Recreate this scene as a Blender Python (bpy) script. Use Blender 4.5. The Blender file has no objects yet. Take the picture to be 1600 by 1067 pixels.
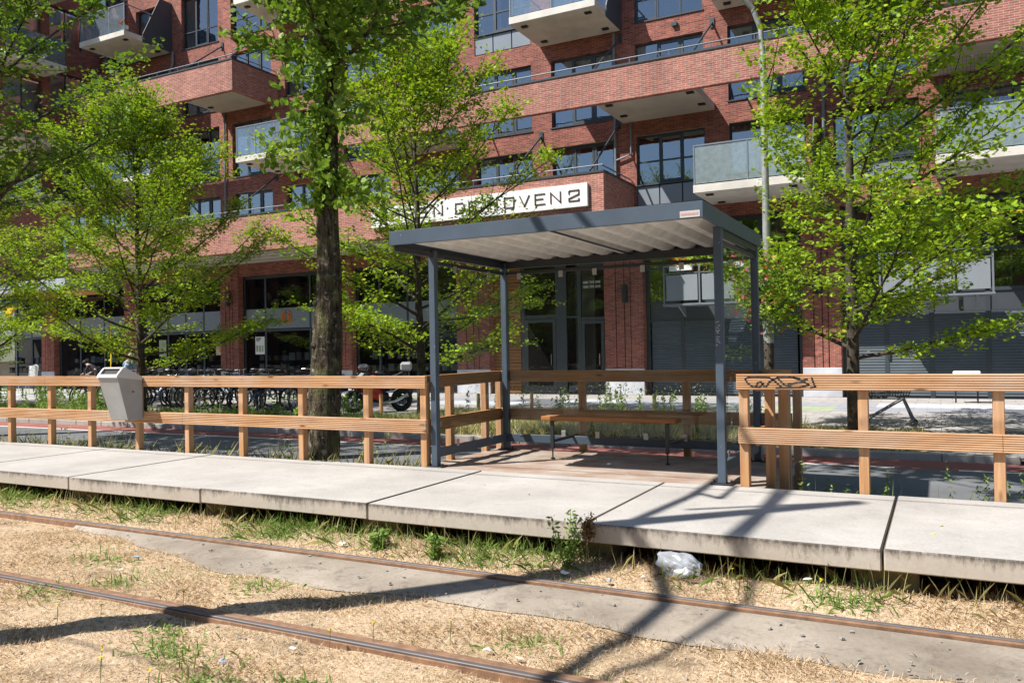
import bpy, math, random
import numpy as np
from mathutils import Vector, Matrix
R_=math.radians
random.seed(7); rng=np.random.default_rng(7)
S=bpy.context.scene
# ---------------------------------------------------------------- camera
cd=bpy.data.cameras.new('camera'); cam=bpy.data.objects.new('camera',cd); S.collection.objects.link(cam)
cd.sensor_width=36; cd.lens=28.78; cd.clip_end=2000; cd.clip_start=.05
M=Matrix(((0.886205162,0.02007726,0.462857769),(0.46294489,0.000346516,-0.886386997),(-0.01795661,0.999798371,-0.0089875810)))
cam.matrix_world=Matrix.Translation((0,0,1.375)) @ M.to_4x4()
S.camera=cam
# ---------------------------------------------------------------- sky, sun, exposure
SUN=Vector((-.56,-.56,1)).normalized(); EL=math.asin(SUN.z); AZ=math.atan2(SUN.x,SUN.y)
W=bpy.data.worlds.new("World"); S.world=W; W.use_nodes=True
wn=W.node_tree; bg=wn.nodes['Background']; sk=wn.nodes.new('ShaderNodeTexSky')
sk.sky_type='NISHITA'; sk.sun_disc=False; sk.sun_elevation=EL; sk.sun_rotation=AZ; sk.dust_density=.5; sk.ozone_density=2.2
wn.links.new(sk.outputs[0],bg.inputs[0]); bg.inputs[1].default_value=.082
sd=bpy.data.lights.new('sun','SUN'); sd.energy=5.0; sd.angle=R_(.5); sd.color=(1,.955,.88)
so=bpy.data.objects.new('sun',sd); S.collection.objects.link(so); so.rotation_euler=SUN.to_track_quat('Z','Y').to_euler()
S.view_settings.view_transform='Standard'; S.view_settings.look='None'; S.view_settings.exposure=.74; S.view_settings.gamma=1
S.cycles.max_bounces=6; S.cycles.transparent_max_bounces=16; S.cycles.diffuse_bounces=3; S.cycles.glossy_bounces=3; S.cycles.transmission_bounces=4
S.cycles.caustics_reflective=False; S.cycles.caustics_refractive=False
# ================================================================ materials
MT={}
class NT:
    def __init__(s,name):
        s.m=bpy.data.materials.new(name); s.m.use_nodes=True; s.t=s.m.node_tree; s.n=s.t.nodes; s.n.clear()
        s.out=s.n.new('ShaderNodeOutputMaterial'); MT[name]=s.m
    def add(s,typ,**kw):
        n=s.n.new('ShaderNode'+typ)
        for k,v in kw.items():
            if hasattr(n,k) and not k[0].isupper(): setattr(n,k,v)
        return n
    def L(s,a,b): s.t.links.new(a,b)
    def pos(s,scale=(1,1,1),rot=(0,0,0),obj=False):
        if obj: o=s.add('TexCoord').outputs['Object']
        else: o=s.add('NewGeometry').outputs['Position']
        m=s.add('Mapping'); s.L(o,m.inputs[0]); m.inputs['Scale'].default_value=scale; m.inputs['Rotation'].default_value=rot
        return m.outputs[0]
    def noise(s,vec,sc,det=3,rough=.55):
        n=s.add('TexNoise'); s.L(vec,n.inputs['Vector']); n.inputs['Scale'].default_value=sc; n.inputs['Detail'].default_value=det; n.inputs['Roughness'].default_value=rough
        return n.outputs['Fac']
    def ramp(s,fac,stops):
        r=s.add('ValToRGB'); s.L(fac,r.inputs[0]); e=r.color_ramp.elements
        while len(e)<len(stops): e.new(.5)
        for i,(p,c) in enumerate(stops): e[i].position=p; e[i].color=(*c,1) if len(c)==3 else c
        return r.outputs[0]
    def mix(s,a,b,fac,mode='MIX'):
        m=s.add('Mix'); m.data_type='RGBA'; m.blend_type=mode
        for soc,v in ((m.inputs[0],fac),(m.inputs[6],a),(m.inputs[7],b)):
            if hasattr(v,'is_linked'): s.L(v,soc)
            elif isinstance(v,(tuple,list)): soc.default_value=(*v,1)
            else: soc.default_value=v
        return m.outputs[2]
    def math(s,op,a,b=0.0):
        m=s.add('Math'); m.operation=op
        for soc,v in ((m.inputs[0],a),(m.inputs[1],b)):
            if hasattr(v,'is_linked'): s.L(v,soc)
            else: soc.default_value=v
        return m.outputs[0]
    def bump(s,h,st=.3,d=.01):
        b=s.add('Bump'); b.inputs['Strength'].default_value=st; b.inputs['Distance'].default_value=d; s.L(h,b.inputs['Height']); return b.outputs[0]
    def pbsdf(s,col,rough=.7,metal=0,nrm=None,spec=.5):
        p=s.add('BsdfPrincipled')
        for soc,v in ((p.inputs['Base Color'],col),(p.inputs['Roughness'],rough)):
            if hasattr(v,'is_linked'): s.L(v,soc)
            elif isinstance(v,(tuple,list)): soc.default_value=(*v,1)
            else: soc.default_value=v
        p.inputs['Metallic'].default_value=metal; p.inputs['Specular IOR Level'].default_value=spec
        if nrm is not None: s.L(nrm,p.inputs['Normal'])
        s.L(p.outputs[0],s.out.inputs[0]); return p
def sc(c,k): return tuple(x*k for x in c)
def plain(name,col,rough=.6,metal=0,var=.15,scale=3,bump=.0,bs=60,spec=.5,obj=False):
    t=NT(name); p=t.pos(obj=obj); n=t.noise(p,scale,4)
    c=t.ramp(n,[(.3,sc(col,1-var)),(.7,sc(col,1+var))])
    nr=t.bump(t.noise(p,bs,3),bump,.005) if bump else None
    t.pbsdf(c,rough,metal,nr,spec)
def brick(name,c1,c2,mortar,dirt=.25):
    t=NT(name); g=t.add('NewGeometry'); sx=t.add('SeparateXYZ'); t.L(g.outputs['Position'],sx.inputs[0])
    u=t.math('ADD',sx.outputs[0],sx.outputs[1]); cb=t.add('CombineXYZ'); t.L(u,cb.inputs[0]); t.L(sx.outputs[2],cb.inputs[1])
    b=t.add('TexBrick'); t.L(cb.outputs[0],b.inputs['Vector']); b.offset=.5
    b.inputs['Scale'].default_value=1; b.inputs['Brick Width'].default_value=.235; b.inputs['Row Height'].default_value=.0625
    b.inputs['Mortar Size'].default_value=.0065; b.inputs['Mortar Smooth'].default_value=.2; b.inputs['Bias'].default_value=0
    b.inputs['Color1'].default_value=(*c1,1); b.inputs['Color2'].default_value=(*c2,1); b.inputs['Mortar'].default_value=(*mortar,1)
    n=t.noise(t.pos((1,1,.5)),1.3,5); c=t.mix(b.outputs['Color'],sc(c1,.55),t.math('MULTIPLY',t.ramp(n,[(.45,(0,0,0)),(.8,(1,1,1))]),dirt))
    n2=t.noise(t.pos((4,4,16)),1,2); c=t.mix(c,t.ramp(n2,[(.35,(.7,.7,.75)),(.65,(1.2,1.15,1.1))]),.8,'MULTIPLY')
    n3=t.noise(t.pos((.9,.9,.12)),1,4,.6); c=t.mix(c,t.ramp(n3,[(.3,(.80,.78,.78)),(.7,(1.14,1.12,1.1))]),1,'MULTIPLY'); h=t.math('SUBTRACT',1.0,b.outputs['Fac']); t.pbsdf(c,.85,0,t.bump(h,.6,.006),.25)
brick('brick',(.37,.115,.082),(.18,.058,.05),(.34,.24,.20))
brick('brick_parapet',(.42,.165,.125),(.29,.115,.095),(.55,.41,.34),.18)
def wood(name,axis,light,dark,knots=.5,grey=0,gsc=1.0):
    t=NT(name); s=[22,22,22]; s[axis]=1.1; p=t.pos(tuple(x*gsc for x in s))
    n=t.noise(p,1,5,.65); n2=t.noise(t.pos((1.3,1.3,1.3)),1.2,3)
    c=t.ramp(n,[(.3,dark),(.5,tuple((a+b)/2 for a,b in zip(light,dark))),(.7,light)])
    c=t.mix(c,(.62,.56,.50),t.math('MULTIPLY',t.ramp(n2,[(.4,(0,0,0)),(.7,(1,1,1))]),grey))
    v=t.add('TexVoronoi'); ks=[7,7,7]; ks[axis]=2.2; t.L(t.pos(tuple(ks)),v.inputs['Vector']); v.inputs['Scale'].default_value=1
    k=t.ramp(v.outputs['Distance'],[(.06,(1,1,1)),(.16,(0,0,0))]); c=t.mix(c,(.10,.035,.012),t.math('MULTIPLY',k,knots))
    ws=[60,60,60]; ws[axis]=2.5
    t.pbsdf(c,.75,0,t.bump(t.noise(t.pos(tuple(ws)),1,3),.35,.004),.3)
wood('fence_rail_wood',0,(.70,.42,.225),(.42,.215,.10),.8,.34)
wood('fence_rail_wood_cross_shaded',1,(.52,.26,.10),(.34,.15,.055),.6,.1)  # alcove side rails: their shade is put into a darker, more orange tone
wood('fence_post_wood',2,(.60,.34,.165),(.34,.165,.07),.6,.2)
wood('bench_wood',0,(.42,.19,.07),(.27,.105,.035),.3,.0)
wood('cladding_wood',0,(.36,.17,.065),(.17,.07,.025),.3,.0)
# wooden deck, weathered
t=NT('deck_wood'); p=t.pos((1.2,26,10)); n=t.noise(p,1,4,.6); n2=t.noise(t.pos(),2.2,4)
c=t.ramp(n,[(.3,(.20,.13,.095)),(.7,(.40,.30,.24))]); c=t.mix(c,(.46,.42,.38),t.ramp(n2,[(.4,(0,0,0)),(.75,(.8,.8,.8))])); t.pbsdf(c,.85,0,t.bump(n,.3,.004),.2)
t=NT('shelter_paint'); p=t.pos(); n=t.noise(p,2.5,4); c=t.ramp(n,[(.3,(.055,.078,.108)),(.7,(.070,.098,.134))])
v=t.add('TexVoronoi'); t.L(t.pos((9,9,9)),v.inputs['Vector']); v.inputs['Scale'].default_value=1; c=t.mix(c,(.42,.42,.40),t.ramp(v.outputs['Distance'],[(.035,(.8,.8,.8)),(.06,(0,0,0))]))
sn=t.noise(t.pos((60,60,5)),1,3,.7); c=t.mix(c,(.16,.19,.22),t.math('MULTIPLY',t.ramp(sn,[(.66,(0,0,0)),(.74,(1,1,1))]),.35)); t.pbsdf(c,.42,0,t.bump(t.noise(p,90,3),.03,.005),.5)
plain('shelter_paint_dark',(.022,.026,.032),.4,0,.12,3)
plain('soffit_sheet',(.68,.67,.64),.55,0,.16,5,.05,30)
plain('steel_clip',(.45,.45,.44),.35,.7,.1)
plain('galvanised',(.31,.315,.32),.5,.25,.22,9,.05,50)
plain('frame_grey',(.040,.052,.062),.45,0,.1)
plain('frame_dark',(.016,.02,.025),.45,0,.1)
plain('panel_grey',(.20,.23,.27),.4,0,.06,1.5)
plain('panel_dark',(.05,.058,.072),.5,0,.08)
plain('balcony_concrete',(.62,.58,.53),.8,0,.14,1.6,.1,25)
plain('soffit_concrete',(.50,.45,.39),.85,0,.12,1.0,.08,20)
plain('plinth',(.48,.49,.54),.8,0,.22,1.5,.1,25)
plain('rail_silver',(.17,.19,.22),.55,.1,.08)
plain('interior',(.055,.052,.05),.9,0,.3,.6)
plain('curtain',(.85,.85,.83),.9,0,.08,1)
plain('plaster_pale',(.55,.50,.40),.9,0,.1,1)
plain('canopy_grey',(.34,.38,.44),.5,0,.06)
plain('canopy_orange',(.58,.30,.09),.6,0,.1)
plain('bin_grey',(.33,.325,.32),.45,0,.10,4,.05,120)
plain('bin_rim',(.52,.52,.52),.4,0,.05)
plain('black_void',(.008,.008,.009),.7,0,.2)
plain('rubber',(.018,.018,.02),.75,0,.2)
plain('chrome',(.6,.6,.62),.2,1,.05)
plain('black_metal',(.025,.025,.028),.4,.3,.2)
plain('red_paint',(.52,.03,.02),.25,0,.1)
plain('red_plastic',(.50,.03,.035),.45,0,.1)
plain('orange_paint',(.75,.20,.02),.4,0,.05)
plain('blue_sign',(.03,.10,.38),.4,0,.05)
plain('yellow_sign',(.62,.40,.02),.4,0,.05)
plain('white_paint',(.80,.79,.77),.5,0,.04)
plain('letter_brown',(.07,.035,.03),.6,0,.1)
plain('rail_rust',(.24,.135,.08),.8,.1,.3,14,.3,120)
t=NT('rail_top'); n=t.noise(t.pos((1,30,30)),3,3); t.pbsdf(t.ramp(n,[(.3,(.085,.075,.075)),(.7,(.17,.15,.15))]),.6,.25)
plain('bark',(.060,.048,.036),.95,0,.6,9,.8,35)
# lichen spotted trunk
t=NT('lichen_bark'); p=t.pos(); n=t.noise(t.pos((9,9,2.5)),2,6,.7); c=t.ramp(n,[(.38,(.018,.013,.009)),(.55,(.10,.078,.05)),(.72,(.24,.20,.13))])
n2=t.noise(p,9,5,.7); c=t.mix(c,(.40,.38,.30),t.ramp(n2,[(.58,(0,0,0)),(.66,(.85,.85,.85))]))
n3=t.noise(p,3,4); c=t.mix(c,(.17,.19,.06),t.ramp(n3,[(.52,(0,0,0)),(.7,(.6,.6,.6))])); t.pbsdf(c,.95,0,t.bump(t.math('ADD',n,n2),1.0,.05),.2)
def leafmat(name,c1,c2,tr,yel=.0):
    t=NT(name); g=t.add('NewGeometry'); r=g.outputs['Random Per Island']
    col=t.ramp(r,[(0,c1),(.55,tuple((a+b)/2 for a,b in zip(c1,c2))),(.96,c2),(1,(.45,.30,.03) if yel else c2)])
    d=t.add('BsdfPrincipled'); t.L(col,d.inputs['Base Color']); d.inputs['Roughness'].default_value=.6; d.inputs['Specular IOR Level'].default_value=.3
    tb=t.add('BsdfTranslucent'); t.L(t.mix(col,tr,.5),tb.inputs[0]); m=t.add('MixShader'); m.inputs[0].default_value=.32
    t.L(d.outputs[0],m.inputs[1]); t.L(tb.outputs[0],m.inputs[2]); t.L(m.outputs[0],t.out.inputs[0])
leafmat('leaf_maple',(.11,.235,.014),(.37,.49,.025),(.50,.70,.02),1)
leafmat('leaf_deep',(.07,.15,.015),(.18,.29,.03),(.26,.42,.02))
leafmat('leaf_ivy',(.10,.20,.025),(.27,.40,.05),(.36,.55,.03))
leafmat('leaf_weed',(.12,.22,.04),(.28,.38,.09),(.3,.48,.07))
leafmat('leaf_dry',(.16,.07,.03),(.34,.20,.09),(.2,.1,.04))
leafmat('grass_dry',(.55,.39,.225),(.93,.77,.56),(.78,.66,.5))
leafmat('grass_green',(.13,.23,.04),(.32,.43,.13),(.3,.48,.08))
leafmat('grass_straw',(.38,.36,.13),(.72,.64,.34),(.5,.5,.22))
leafmat('petals_pink',(.62,.05,.18),(.75,.22,.42),(.7,.1,.3))
leafmat('petals_red',(.60,.015,.01),(.75,.06,.03),(.7,.04,.03))
leafmat('petals_yellow',(.75,.55,.03),(.85,.70,.05),(.8,.6,.03))
# ground materials
t=NT('straw_ground'); p=t.pos(); n=t.noise(p,1.6,6,.65); n2=t.noise(p,38,5,.7)
c=t.ramp(n2,[(.3,(.28,.20,.125)),(.55,(.55,.42,.29)),(.75,(.75,.61,.46))]); c=t.mix(c,(.30,.22,.12),t.ramp(n,[(.5,(0,0,0)),(.75,(.7,.7,.7))]))
n5=t.noise(t.pos((1,1.6,1)),1.1,5,.65); c=t.mix(c,(.17,.125,.08),t.ramp(n5,[(.56,(0,0,0)),(.68,(.85,.85,.85))])); t.pbsdf(c,.95,0,t.bump(n2,.8,.02),.1)
t=NT('earth'); p=t.pos(); n2=t.noise(p,14,5,.7); t.pbsdf(t.ramp(n2,[(.3,(.06,.045,.03)),(.7,(.16,.12,.08))]),.95,0,t.bump(n2,.8,.02),.1)
def concrete(name,a,b,spots=.3,edge=False):
    t=NT(name); p=t.pos(); n=t.noise(p,1.1,6,.6); n2=t.noise(p,42,4,.6); n3=t.noise(p,7,6,.75)
    c=t.ramp(n,[(.3,a),(.7,b)]); c=t.mix(c,sc(a,.72),t.math('MULTIPLY',t.ramp(n3,[(.52,(0,0,0)),(.72,(1,1,1))]),spots)); c=t.mix(c,t.ramp(n2,[(.3,(.88,.88,.88)),(.7,(1.08,1.08,1.08))]),1,'MULTIPLY')
    v=t.add('TexVoronoi'); t.L(p,v.inputs['Vector']); v.inputs['Scale'].default_value=9; c=t.mix(c,(.12,.10,.08),t.ramp(v.outputs['Distance'],[(.018,(.8,.8,.8)),(.03,(0,0,0))]))
    if edge:   # dark dirt streaks below the arris on the vertical face
        sx=t.add('SeparateXYZ'); t.L(t.add('NewGeometry').outputs['Position'],sx.inputs[0])
        nz=t.add('SeparateXYZ'); t.L(t.add('NewGeometry').outputs['Normal'],nz.inputs[0]); vert=t.math('LESS_THAN',nz.outputs[2],.8)
        c=t.mix(c,(.46,.38,.29),t.math('MULTIPLY',vert,.45))
        st=t.noise(t.pos((22,.2,7)),1,6,.8); lo=t.noise(t.pos((1.1,.1,.3)),1,4,.6); top=t.ramp(t.math('MULTIPLY',sx.outputs[2],-7.0),[(0.0,(1,1,1)),(.22,(.55,.55,.55)),(.6,(.2,.2,.2)),(1,(.12,.12,.12))])
        a_=t.math('ADD',t.math('ADD',t.math('MULTIPLY',top,.36),t.math('MULTIPLY',st,.7)),t.math('MULTIPLY',lo,.55))
        f=t.math('MULTIPLY',t.math('MULTIPLY',t.ramp(a_,[(.76,(0,0,0)),(.98,(1,1,1))]),vert),.88); c=t.mix(c,(.055,.045,.038),f)
    t.pbsdf(c,.85,0,t.bump(n2,.25,.004),.25)
concrete('platform_concrete',(.345,.325,.305),(.47,.445,.42),.38,True)
concrete('strip_concrete',(.21,.175,.14),(.41,.355,.295),1.0)
concrete('kerb_concrete',(.27,.26,.24),(.40,.38,.35),.5)
concrete('block_concrete',(.22,.19,.12),(.32,.27,.18),.6)
t=NT('asphalt'); p=t.pos(); n=t.noise(p,90,3); n2=t.noise(p,.8,5); c=t.mix(t.ramp(n,[(.3,(.10,.105,.115)),(.7,(.19,.195,.205))]),t.ramp(n2,[(.3,(.75,.75,.75)),(.7,(1.15,1.15,1.15))]),1,'MULTIPLY'); t.pbsdf(c,.85,0,t.bump(n,.5,.006),.3)
t=NT('red_asphalt'); p=t.pos(); n=t.noise(p,80,3); n2=t.noise(p,1,5); c=t.mix(t.ramp(n,[(.3,(.22,.075,.065)),(.7,(.37,.16,.14))]),t.ramp(n2,[(.3,(.8,.8,.8)),(.7,(1.12,1.1,1.1))]),1,'MULTIPLY'); t.pbsdf(c,.88,0,t.bump(n,.4,.005),.2)
def tiles(name,w,h,c1,c2,mort,var=.9,off=.5):
    t=NT(name); b=t.add('TexBrick'); t.L(t.pos(),b.inputs['Vector']); b.offset=off
    for k,v in (('Scale',1),('Brick Width',w),('Row Height',h),('Mortar Size',.006),('Mortar Smooth',.1),('Bias',0)): b.inputs[k].default_value=v
    b.inputs['Color1'].default_value=(*c1,1); b.inputs['Color2'].default_value=(*c2,1); b.inputs['Mortar'].default_value=(*mort,1)
    n=t.noise(t.pos(),2.5,6,.65); c=t.mix(b.outputs['Color'],t.ramp(n,[(.3,(.8,.8,.8)),(.7,(1.12,1.12,1.12))]),1,'MULTIPLY')
    t.pbsdf(c,.85,0,t.bump(t.math('SUBTRACT',1.0,b.outputs['Fac']),.4,.004),.25)
tiles('sidewalk_tiles',.6,.6,(.36,.34,.33),(.42,.40,.38),(.14,.13,.11))
tiles('cobbles',.22,.11,(.22,.21,.21),(.31,.29,.28),(.10,.09,.08))
for nm,a in (('tile_green',(.36,.42,.27)),('tile_dark',(.15,.155,.18)),('tile_light',(.50,.51,.54)),('tile_mid',(.33,.34,.38))):
    tiles(nm,.6,.3,sc(a,.95),sc(a,1.05),sc(a,.5))
# glass
def glass(name,tint,ior,rough=.0,base=.0,basecol=(.3,.4,.4)):
    t=NT(name); tr=t.add('BsdfTransparent'); tr.inputs[0].default_value=(*tint,1); gl=t.add('BsdfGlossy'); gl.inputs['Roughness'].default_value=rough
    gl.inputs[0].default_value=(.84,.92,1,1)
    n=t.noise(t.pos(),.9,2); t.L(t.bump(n,.12,.03),gl.inputs['Normal'])
    f=t.add('Fresnel'); f.inputs['IOR'].default_value=ior; m=t.add('MixShader'); a=tr.outputs[0]
    if base:
        d=t.add('BsdfDiffuse'); nn=t.noise(t.pos(),6,5,.7); t.L(t.ramp(nn,[(.3,sc(basecol,.8)),(.7,sc(basecol,1.2))]),d.inputs[0]); m2=t.add('MixShader'); m2.inputs[0].default_value=base; t.L(a,m2.inputs[1]); t.L(d.outputs[0],m2.inputs[2]); a=m2.outputs[0]
    t.L(f.outputs[0],m.inputs[0]); t.L(a,m.inputs[1]); t.L(gl.outputs[0],m.inputs[2]); t.L(m.outputs[0],t.out.inputs[0])
glass('window_glass',(.84,.88,.92),3.1)
glass('shop_glass',(.55,.60,.62),1.65)
glass('shelter_glass',(.96,.98,.97),1.36,.0,.015,(.55,.55,.5))
glass('balcony_glass',(.72,.82,.88),2.0,.02,.22,(.42,.54,.66))  # bright blue-white sky reflections painted in as a bluish diffuse base
glass('balcony_glass_milky',(.6,.7,.7),1.6,.05,.55,(.35,.42,.43))
glass('plastic_film',(.96,.96,.98),1.22,.22,.30,(.74,.78,.84))
plain('graffiti_ink',(.035,.03,.03),.8,0,.6,30)
plain('plate_ink',(.55,.30,.27),.5,0,.1)
plain('cart_steel',(.13,.135,.14),.35,.6,.1)
# ================================================================ helpers
OFF={}
def link(o): S.collection.objects.link(o); return o
def setp(o,label=None,cat=None,group=None,kind=None):
    if label: o['label']=label
    if cat: o['category']=cat
    if group: o['group']=group
    if kind: o['kind']=kind
    return o
def thing(name,label,cat,loc=(0,0,0),group=None,rz=0):
    o=link(bpy.data.objects.new(name,None)); o.empty_display_size=.2; o.location=loc; o.rotation_euler=(0,0,rz); OFF[o.name]=Vector(loc); return setp(o,label,cat,group)
def mk(name,verts,faces,mats,parent=None,mi=None,smooth=False,org=None):
    me=bpy.data.meshes.new(name); V=np.asarray(verts,dtype=np.float32)
    if parent is not None: off=OFF[parent.name]
    else:
        off=Vector(org) if org is not None else Vector(((V[:,0].min()+V[:,0].max())/2,(V[:,1].min()+V[:,1].max())/2,V[:,2].min()))
    V=V-np.array(off,dtype=np.float32)
    if isinstance(faces,np.ndarray):
        k=faces.shape[1]; me.vertices.add(len(V)); me.vertices.foreach_set('co',V.ravel())
        me.loops.add(faces.size); me.loops.foreach_set('vertex_index',faces.ravel().astype(np.int32))
        me.polygons.add(len(faces)); me.polygons.foreach_set('loop_start',(np.arange(len(faces))*k).astype(np.int32)); 
        me.update(calc_edges=True)
    else:
        me.from_pydata([tuple(map(float,v)) for v in V],[],faces); me.update()
    for m in (mats if isinstance(mats,(list,tuple)) else [mats]): me.materials.append(MT[m] if isinstance(m,str) else m)
    if mi is not None: me.polygons.foreach_set('material_index',np.asarray(mi,dtype=np.int32))
    if smooth: me.polygons.foreach_set('use_smooth',np.ones(len(me.polygons),dtype=bool))
    o=link(bpy.data.objects.new(name,me))
    if parent is not None: o.parent=parent; OFF[o.name]=off
    else: o.location=off; OFF[o.name]=off
    return o
class MB:
    def __init__(s): s.v=[]; s.f=[]; s.mi=[]; s.cur=0
    def quad(s,a,b,c,d): n=len(s.v); s.v+=[a,b,c,d]; s.f.append((n,n+1,n+2,n+3)); s.mi.append(s.cur); return s
    def poly(s,ps): n=len(s.v); s.v+=list(ps); s.f.append(tuple(range(n,n+len(ps)))); s.mi.append(s.cur); return s
    def box(s,x0,x1,y0,y1,z0,z1,bev=0,T=None):
        b=min(bev,(x1-x0)/2.01,(y1-y0)/2.01,(z1-z0)/2.01); n=len(s.v)
        if b<=0:
            vs=[(x,y,z) for z in (z0,z1) for y in (y0,y1) for x in (x0,x1)]
            fs=[(0,2,3,1),(4,5,7,6),(0,1,5,4),(2,6,7,3),(0,4,6,2),(1,3,7,5)]
        else:
            vs=[];cx=((x0,1),(x1,-1));cy=((y0,1),(y1,-1));cz=((z0,1),(z1,-1)); idx={}
            for i,(x,sx) in enumerate(cx):
                for j,(y,sy) in enumerate(cy):
                    for k,(z,sz) in enumerate(cz):
                        for a in range(3):
                            idx[i,j,k,a]=len(vs); vs.append((x+(0 if a==0 else sx*b),y+(0 if a==1 else sy*b),z+(0 if a==2 else sz*b)))
            fs=[]
            for i in (0,1):
                q=[idx[i,0,0,0],idx[i,1,0,0],idx[i,1,1,0],idx[i,0,1,0]]; fs.append(tuple(q[::-1] if i==0 else q))
                q=[idx[0,i,0,1],idx[1,i,0,1],idx[1,i,1,1],idx[0,i,1,1]]; fs.append(tuple(q if i==0 else q[::-1]))
                q=[idx[0,0,i,2],idx[1,0,i,2],idx[1,1,i,2],idx[0,1,i,2]]; fs.append(tuple(q[::-1] if i==0 else q))
            for i in (0,1):
                for j in (0,1):
                    fs.append((idx[i,j,0,0],idx[i,j,0,1],idx[i,j,1,1],idx[i,j,1,0])); fs.append((idx[i,0,j,0],idx[i,0,j,2],idx[i,1,j,2],idx[i,1,j,0])); fs.append((idx[0,i,j,1],idx[0,i,j,2],idx[1,i,j,2],idx[1,i,j,1]))
                    for k in (0,1): fs.append((idx[i,j,k,0],idx[i,j,k,1],idx[i,j,k,2]))
        if T is not None: vs=[tuple(T@Vector(v)) for v in vs]
        s.v+=vs; s.f+=[tuple(n+i for i in f) for f in fs]; s.mi+=[s.cur]*len(fs); return s
    def obox(s,cx,cy,cz,dx,dy,dz,rz=0,rx=0,ry=0,bev=0):
        T=Matrix.Translation((cx,cy,cz))@Matrix.Rotation(rz,4,'Z')@Matrix.Rotation(ry,4,'Y')@Matrix.Rotation(rx,4,'X'); return s.box(-dx/2,dx/2,-dy/2,dy/2,-dz/2,dz/2,bev,T)
    def tube(s,pts,r,n=8,cap=True):
        pts=[Vector(p) for p in pts]; rs=r if isinstance(r,(list,tuple)) else [r]*len(pts); base=len(s.v); ref=None
        for i,p in enumerate(pts):
            d=(pts[min(i+1,len(pts)-1)]-pts[max(i-1,0)]).normalized()
            if ref is None: ref=Vector((0,0,1)) if abs(d.z)<.9 else Vector((1,0,0))
            a=d.cross(ref).normalized(); b=d.cross(a).normalized(); ref=a.cross(d)
            for k in range(n):
                t=2*math.pi*k/n; s.v.append(tuple(p+(a*math.cos(t)+b*math.sin(t))*rs[i]))
        for i in range(len(pts)-1):
            for k in range(n):
                a=base+i*n+k; b=base+i*n+(k+1)%n; s.f.append((a,b,b+n,a+n)); s.mi.append(s.cur)
        if cap:
            s.f.append(tuple(base+k for k in range(n))[::-1]); s.f.append(tuple(base+(len(pts)-1)*n+k for k in range(n))); s.mi+=[s.cur]*2
        return s
    def torus(s,c,ax,R,r,N=28,n=8):
        c=Vector(c);ax=Vector(ax).normalized();a=ax.orthogonal().normalized();b=ax.cross(a);base=len(s.v)
        for i in range(N):
            t=2*math.pi*i/N;d=a*math.cos(t)+b*math.sin(t)
            for k in range(n):
                u=2*math.pi*k/n; s.v.append(tuple(c+d*(R+r*math.cos(u))+ax*r*math.sin(u)))
        for i in range(N):
            for k in range(n):
                A=base+i*n+k;B=base+i*n+(k+1)%n;C=base+((i+1)%N)*n+(k+1)%n;D=base+((i+1)%N)*n+k; s.f.append((A,B,C,D)); s.mi.append(s.cur)
        return s
    def lathe(s,c,prof,n=16,sx=1,sy=1):
        base=len(s.v)
        for (r,z) in prof:
            for k in range(n): t=2*math.pi*k/n; s.v.append((c[0]+r*sx*math.cos(t),c[1]+r*sy*math.sin(t),c[2]+z))
        for i in range(len(prof)-1):
            for k in range(n): a=base+i*n+k;b=base+i*n+(k+1)%n; s.f.append((a,b,b+n,a+n)); s.mi.append(s.cur)
        return s
    def prism(s,prof,axis,a0,a1):
        # closed profile extruded along axis (0: profile is (y,z)); (1: profile (x,z))
        n=len(prof);base=len(s.v)
        for a in (a0,a1):
            for p in prof: s.v.append((a,p[0],p[1]) if axis==0 else (p[0],a,p[1]))
        for i in range(n): j=(i+1)%n; s.f.append((base+i,base+j,base+n+j,base+n+i)); s.mi.append(s.cur)
        s.f.append(tuple(base+i for i in range(n))[::-1]); s.f.append(tuple(base+n+i for i in range(n))); s.mi+=[s.cur]*2
        return s
    def build(s,name,mats,parent=None,smooth=False,org=None): return mk(name,s.v,s.f,mats,parent,s.mi,smooth,org)
def struct(name,mb,mat,smooth=False): return setp(mb.build(name,mat,smooth=smooth),kind='structure')
def copy_tree(o,parent=None):
    c=o.copy(); S.collection.objects.link(c); c.parent=parent
    for ch in list(o.children): copy_tree(ch,c)
    return c
def arr(o):  # unit rows
    return o/np.maximum(np.linalg.norm(o,axis=1,keepdims=True),1e-9)
def leaves(name,C,size,mat,parent=None,up=.8,tmpl='maple',org=None,fold=.15,kind=None,droop=0.0):
    C=np.asarray(C,dtype=np.float64); N=len(C)
    nrm=arr(np.stack([rng.normal(0,1,N)*(1-up),rng.normal(0,1,N)*(1-up),np.full(N,up)],1)+rng.normal(0,.25,(N,3)))
    d=rng.normal(0,1,(N,3)); d[:,2]-=droop; d=arr(d-nrm*(d*nrm).sum(1,keepdims=True)); e=np.cross(nrm,d)
    if tmpl=='maple': T=[(-.5,0),(-.12,.40),(.0,.24),(.38,.34),(.28,.14),(.62,0),(.28,-.14),(.38,-.34),(0,-.24),(-.12,-.40)]
    elif tmpl=='heart': T=[(-.42,0),(-.5,.28),(-.2,.5),(.2,.34),(.6,0),(.2,-.34),(-.2,-.5),(-.5,-.28)]
    elif tmpl=='oval': T=[(-.5,0),(-.15,.25),(.25,.22),(.55,0),(.25,-.22),(-.15,-.25)]
    else: T=[(-.5,0),(0,.2),(.5,0),(0,-.2)]
    sz=size*rng.uniform(.65,1.25,N); k=len(T); V=np.zeros((N,k,3))
    for i,(a,b) in enumerate(T): V[:,i]=C+(d*a+e*b-nrm*(abs(b)*fold*1.6+max(a,0)*droop*.3))*sz[:,None]
    F=np.arange(N*k).reshape(N,k)
    o=mk(name,V.reshape(-1,3),F,mat,parent,org=org)
    if kind: o['kind']=kind
    return o
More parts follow.
